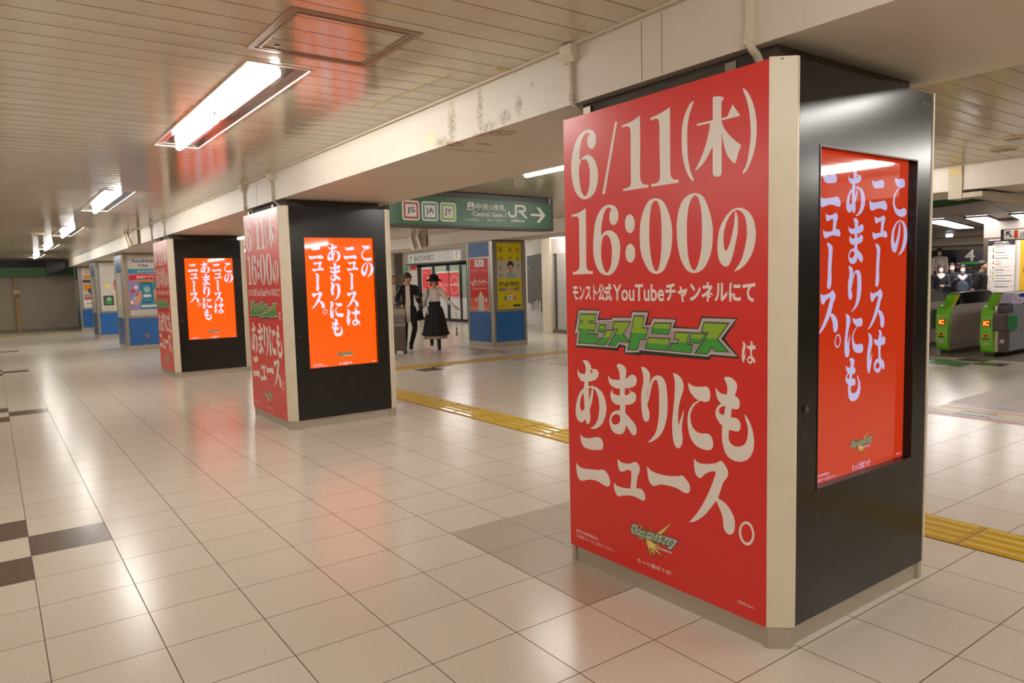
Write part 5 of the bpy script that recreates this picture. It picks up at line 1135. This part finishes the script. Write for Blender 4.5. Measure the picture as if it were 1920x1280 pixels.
    for item in outfit:
        nm, m_, kind = item[:3]; opt = item[3] if len(item) > 3 else {}
        bm = bmesh.new()
        if kind == 'top':
            torso(bm, opt.get('g', .014), opt.get('z0', hip-.02))
            for q in (-1, 1): arm(bm, q, opt.get('g', .014)*.9, opt.get('sleeve', .97))
            if opt.get('open'):   # jacket left open over the shirt: cut the front
                o = fuse(nm, bm, m_, t, voxel, 3); me = o.data; b2 = bmesh.new(); b2.from_mesh(me)
                bmesh.ops.delete(b2, geom=[v for v in b2.verts if v.co.y < -.045*k and abs(v.co.x) < (.045+.02*(1.36*k-v.co.z))*k and v.co.z > .8*k and v.co.z < 1.44*k], context='VERTS')
                b2.to_mesh(me); b2.free(); sol = o.modifiers.new('cloth', 'SOLIDIFY'); sol.thickness = .006; continue
            fuse(nm, bm, m_, t, voxel, 3); continue
        if kind == 'vest': torso(bm, opt.get('g', .010), opt.get('z0', hip)); fuse(nm, bm, m_, t, voxel, 3); continue
        if kind == 'pants':
            for q in (-1, 1): leg(bm, q, opt.get('g', .012), .97)
            ico(bm, V(0, 0, hip-.02), (.155*k, .115*k, .11*k), sub=2); capsule(bm, [V(0, 0, hip-.04), V(0, 0, hip+.09)], [.13*k, .122*k], 14)
            fuse(nm, bm, m_, t, voxel, 3); continue
        bm.free()
    for q in (-1, 1):
        kn, an = Lg[q]; a_ = V(*an); bm = bmesh.new()
        up = opt_boot = .0
        capsule(bm, [a_+V(0, .03, -.05), a_+V(0, -.06, -.045), a_+V(0, -.15, -.062)], [.040*k, .050*k, .036*k], 10); capsule(bm, [a_, a_+V(0, -.11, -.042)], [.048*k, .044*k], 10); top_ = a_.lerp(V(*kn), .45) if 'boot' in label else a_+V(0, 0, .03); capsule(bm, [top_, a_, a_+V(0, .0, -.04)], [.052*k, .046*k, .046*k], 10)
        bmesh.ops.delete(bm, geom=[v for v in bm.verts if False], context='VERTS')
        for v in bm.verts: v.co.z = max(v.co.z, a_.z-.088*k)
        fuse('shoe', bm, shoes, t, voxel*.9, 2)
    return t, P, k
def strap(name, pts, r, m, parent):
    b = MB(); b.tube(pts, r, m, 8); return b.build(name, parent)

FACE = math.atan2(-7.5, 13.6)         # turns local -y towards the camera side
# man with jacket, phone and luggage
t, P, k = person('person', 'person in black jacket and white shirt looking at a phone beside luggage', (7.20, 13.72, 0), FACE, 1.66,
    arms={-1: ((-.235, -.06, 1.10), (-.15, -.24, 1.02), (.3, -.9, -.3), (.1, .1, -1)), 1: ((.235, -.02, 1.07), (.20, -.22, 1.14), (.4, -.4, .7), (-.7, .5, .2))},
    legs={-1: ((-.08, -.03, .49), (-.10, .02, .09)), 1: ((.13, -.06, .50), (.03, .08, .12))}, head=(.35, .42),
    outfit=(('shirt', CWHT, 'vest', {'g': .008, 'z0': .92}), ('trousers', CBLK, 'pants', {'g': .006}), ('jacket', CBLK, 'top', {'g': .018, 'open': True, 'z0': .90})), hair='bob', hairm=HAIRB, voxel=.009)
b = MB(); b.prism([(-.065, 1.0), (.045, 1.0), (.035, .63), (-.035, .61)], -.142, -.128, CWHT, 'y'); b.build('shirt_tail', t, bevel=.004)
R3 = Matrix.Rotation(FACE, 4, 'Z')
def W(x, y, z, base=(7.20, 13.72)): v = R3 @ Vector((x, y, z)); return (base[0]+v.x, base[1]+v.y, v.z)
o = empty('mobile_phone', W(.255, -.305, 1.215), 'dark mobile phone held up in the hand of the person in the black jacket', 'phone', rz=FACE); o.rotation_euler = (math.radians(-35), .2, FACE)
b = MB(); b.box(-.036, .036, -.004, .004, -.07, .07, BLACK); b.build('case', o, bevel=.003)
b = MB(); b.box(-.033, .033, .0041, .0048, -.066, .066, mat('phone_glass', (30, 34, 44), .1, emit=(120, 140, 170), estr=.4)); b.build('screen', o)
PINKB = mat('bag_pink', (206, 160, 160), .7)
o = empty('shoulder_bag', W(-.31, .05, .84), 'pale pink shoulder bag hanging at the side of the person in the black jacket', 'bag', rz=FACE)
bm = bmesh.new(); ico(bm, (-.03, 0, .10), (.075, .13, .13)); ico(bm, (-.03, 0, .03), (.08, .14, .07)); fuse('bag_body', bm, PINKB, o, .012, 3)
strap('bag_strap', [(-.03, -.08, .19), (.05, -.13, .36), (.13, -.12, .50), (.175, -.03, .585), (.16, .07, .50), (.05, .10, .34), (-.03, .08, .19)], .009, mat('strap_beige', (190, 170, 140), .7), o)
# luggage
SUIT = mat('suitcase_brown', (104, 88, 78), .4); SUITG = mat('bag_grey', (150, 140, 124), .7)
o = empty('suitcase', W(-.19, -.42, 0), 'brown ribbed wheeled suitcase standing before the person in the black jacket', 'suitcase', rz=FACE)
b = MB(); b.box(-.12, .12, -.16, .16, .06, .56, SUIT); 
for i in range(5): b.box(-.105+i*.045, -.08+i*.045, -.165, .165, .08, .54, mat('suitcase_dark', (56, 48, 46), .4))
o_ = b.build('shell', o, bevel=.02, seg=3)
for q in ((-.09, -.12), (.09, -.12), (-.09, .12), (.09, .12)):
    b = MB(); b.tube([(q[0]-.014, q[1], .03), (q[0]+.014, q[1], .03)], .03, BLACK, 14); b.box(q[0]-.02, q[0]+.02, q[1]-.02, q[1]+.02, .04, .07, DARK); b.build('wheel', o_)
b = MB(); b.tube([(-.07, .13, .5), (-.07, .13, 1.0)], .008, ALU, 8); b.tube([(.07, .13, .5), (.07, .13, 1.0)], .008, ALU, 8); b.tube([(-.08, .13, 1.0), (.08, .13, 1.0)], .014, BLACK, 8); b.build('pull_handle', o_)
o = empty('travel_bag', W(-.19, -.42, .565), 'grey soft travel bag resting on top of the brown suitcase', 'bag', rz=FACE)
b = MB(); b.box(-.13, .13, -.15, .115, 0, .36, SUITG); b.box(-.132, .132, -.152, .0, .10, .13, CGRY); o_ = b.build('bag_body', o, bevel=.03, seg=3)
b = MB(); b.box(-.12, .12, -.156, -.15, .05, .24, CGRY); b.build('front_pocket', o_, bevel=.01)

# woman in long black skirt
WB = (7.75, 13.56)
t, P, k = person('person', 'walking person in black hat, white blouse, long flared black skirt and boots', (*WB, 0), FACE, 1.56,
    arms={-1: ((-.235, .03, 1.10), (-.17, -.10, .90), (.1, -.2, -1), (.6, .5, 0)), 1: ((.31, -.02, 1.11), (.46, -.14, .99), (.6, -.5, -.35), (-.2, .3, -1))},
    legs={-1: ((-.08, .03, .46), (-.09, .16, .17)), 1: ((.07, -.05, .47), (.075, -.03, .09))}, head=(-.1, .08),
    outfit=(('blouse', CWHT, 'top', {'g': .012, 'sleeve': .95}),), hair='bob', hairm=HAIRK, voxel=.009, sh_w=.95)
b = MB(); 
fold = lambda a, i: .045*math.sin(a*9+.6)*min(1, i/3)+.02*math.sin(a*17)*min(1, i/3)
b.lathe([(.112, 1.02), (.118, .97), (.168, .88), (.198, .75), (.23, .58), (.262, .42), (.295, .32), (.285, .318), (.2, .5), (.1, .9)], CBLK, 72, (0, 0), fold); b.build('skirt', t)
b = MB(); b.lathe([(.20, .40), (.24, .31), (.255, .245), (.25, .245), (.19, .40)], mat('lace_beige', (176, 156, 136), .8), 72, (0, 0), lambda a, i: .05*math.sin(a*24)); b.build('lace_hem', t)
b = MB(); b.lathe([(.128, .99), (.130, 1.035), (.122, 1.04)], CBLK, 32); b.build('waistband', t)
b = MB(); hc_ = P(0, .012, .022)
b.lathe([(.02, hc_.z+.158), (.06, hc_.z+.150), (.088, hc_.z+.125), (.099, hc_.z+.085), (.104, hc_.z+.052), (.140, hc_.z+.040), (.168, hc_.z+.010), (.172, hc_.z+.002), (.165, hc_.z+.004), (.135, hc_.z+.030), (.100, hc_.z+.040)], CBLK, 40, (hc_.x, hc_.y), lambda a, i: (.05*math.sin(2*a+.5)+.03*math.sin(3*a)) if i > 4 else 0)
b.build('hat', t)
b = MB(); b.prism([(-.012, 0), (.012, 0), (.02, -.10), (-.02, -.10)], -.003, .003, CWHT, 'y'); o = b.build('collar_tie', t); o.location = P(0, -.10, -.16)
def Wp(x, y, z): return W(x, y, z, WB)
o = empty('handbag', Wp(-.34, .14, .66), 'black handbag hanging behind the arm of the person in the black skirt', 'bag', rz=FACE)
bm = bmesh.new(); ico(bm, (0, 0, .08), (.10, .06, .12)); ico(bm, (0, 0, .02), (.12, .07, .05)); fuse('bag_body', bm, CBLK, o, .012, 3)
strap('bag_strap', [(.02, -.05, .19), (.14, -.22, .30), (.20, -.27, .48), (.21, -.24, .60), (.205, -.15, .685), (.19, -.06, .60), (.14, .0, .38), (.02, .03, .19)], .010, CBLK, o)
o = empty('charm_strap', Wp(.455, -.16, .22), 'thin cord with dark bead and grey tassel held by the walking person', 'charm', rz=FACE)
b = MB(); b.tube([(0, 0, .24), (.004, 0, .45), (.0, 0, .66)], .0035, INKGREY, 6); b.build('cord', o)
bm = bmesh.new(); ico(bm, (0, 0, .235), (.018, .018, .024)); fuse('bead', bm, DARK, o, .006, 1)
b = MB(); b.lathe([(.012, .215), (.02, .19), (.024, .08), (.018, .075)], mat('tassel_grey', (150, 136, 120), .8), 14, (0, 0), lambda a, i: .12*math.sin(a*7)); b.build('tassel', o)

# travellers beyond the gates
def away(x, y): return math.atan2(-x, y)
GR = None
def crowd(label, x, y, z, H, outfit, head=(0, 0), rz=None, **kw):
    return person('person', label, (x, y, z), away(x, y) if rz is None else rz, H, outfit=outfit, head=head, voxel=.018, **kw)
crowd('person in a white top and face mask, highest on the stairs behind the others', 24.45, 10.62, .48, 1.62, (('shirt', CWHT, 'top', {'g': .02}), ('trousers', CBLK, 'pants', {})), mask=True, hair='long')
t, P, k = crowd('person in dark jacket with long hair and pale scarf behind the gates', 20.45, 8.84, 0, 1.57, (('jacket', CBLK, 'top', {'g': .018}), ('trousers', CBLK, 'pants', {})), mask=True, hair='long', arms={1: ((.22, -.06, 1.06), (.10, -.22, 1.08), (-.7, -.5, .2), (0, 1, 0))})
bm = bmesh.new(); capsule(bm, [Vector((-.05, -.05, 1.30)), Vector((0, -.12, 1.24)), Vector((.05, -.05, 1.30))], [.05, .05, .05]); fuse('scarf', bm, CWHT, t, .015, 2)
crowd('person in a black coat and face mask, middle of the group behind the gates', 21.0, 8.80, 0, 1.61, (('coat', CBLK, 'top', {'g': .018, 'z0': .75}), ('trousers', CBLK, 'pants', {})), mask=True)
t, P, k = crowd('person in navy with white collar, face mask and a dark backpack worn in front', 20.84, 8.47, 0, 1.56, (('jacket', CNAV, 'top', {'g': .02}), ('trousers', CBLK, 'pants', {})), mask=True, hair='bob', arms={-1: ((-.23, -.04, 1.12), (-.16, -.16, 1.24), (.3, -.3, .8), (0, 1, 0))})
bm = bmesh.new(); capsule(bm, [Vector((-.07, -.06, 1.26)), Vector((0, -.13, 1.18)), Vector((.07, -.06, 1.26))], [.045, .05, .045]); fuse('collar', bm, CWHT, t, .015, 2)
q = Matrix.Rotation(away(20.84, 8.47), 4, 'Z') @ Vector((0, -.24, .80))
o = empty('backpack', (20.84+q.x, 8.47+q.y, .80), 'dark backpack worn on the front of the masked person in navy', 'bag', rz=away(20.84, 8.47))
bm = bmesh.new(); ico(bm, (0, 0, .17), (.16, .085, .19)); ico(bm, (0, -.04, .1), (.13, .06, .09)); fuse('bag_body', bm, mat('backpack_blue', (44, 50, 62), .8), o, .016, 3)
for s_ in (-1, 1): strap('shoulder_strap', [(s_*.10, .0, .30), (s_*.12, .06, .42), (s_*.12, .16, .52)], .014, CBLK, o)
crowd('person in a black T-shirt seen in profile walking to the right behind the gates', 18.3, 7.04, 0, 1.62, (('t_shirt', CBLK, 'top', {'g': .02, 'sleeve': .01}), ('trousers', CBLK, 'pants', {})), rz=away(18.3, 7.04)+1.35, arms={-1: ((-.23, .10, 1.08), (-.22, .16, .86), (0, .1, -1), (1, 0, 0)), 1: ((.23, .04, 1.08), (.2, -.12, .90), (0, -.3, -1), (-1, 0, 0))}, legs={-1: ((-.1, -.1, .5), (-.1, -.16, .09)), 1: ((.1, .06, .48), (.1, .26, .14))})
COL.objects.unlink(_to); bpy.data.objects.remove(_to)
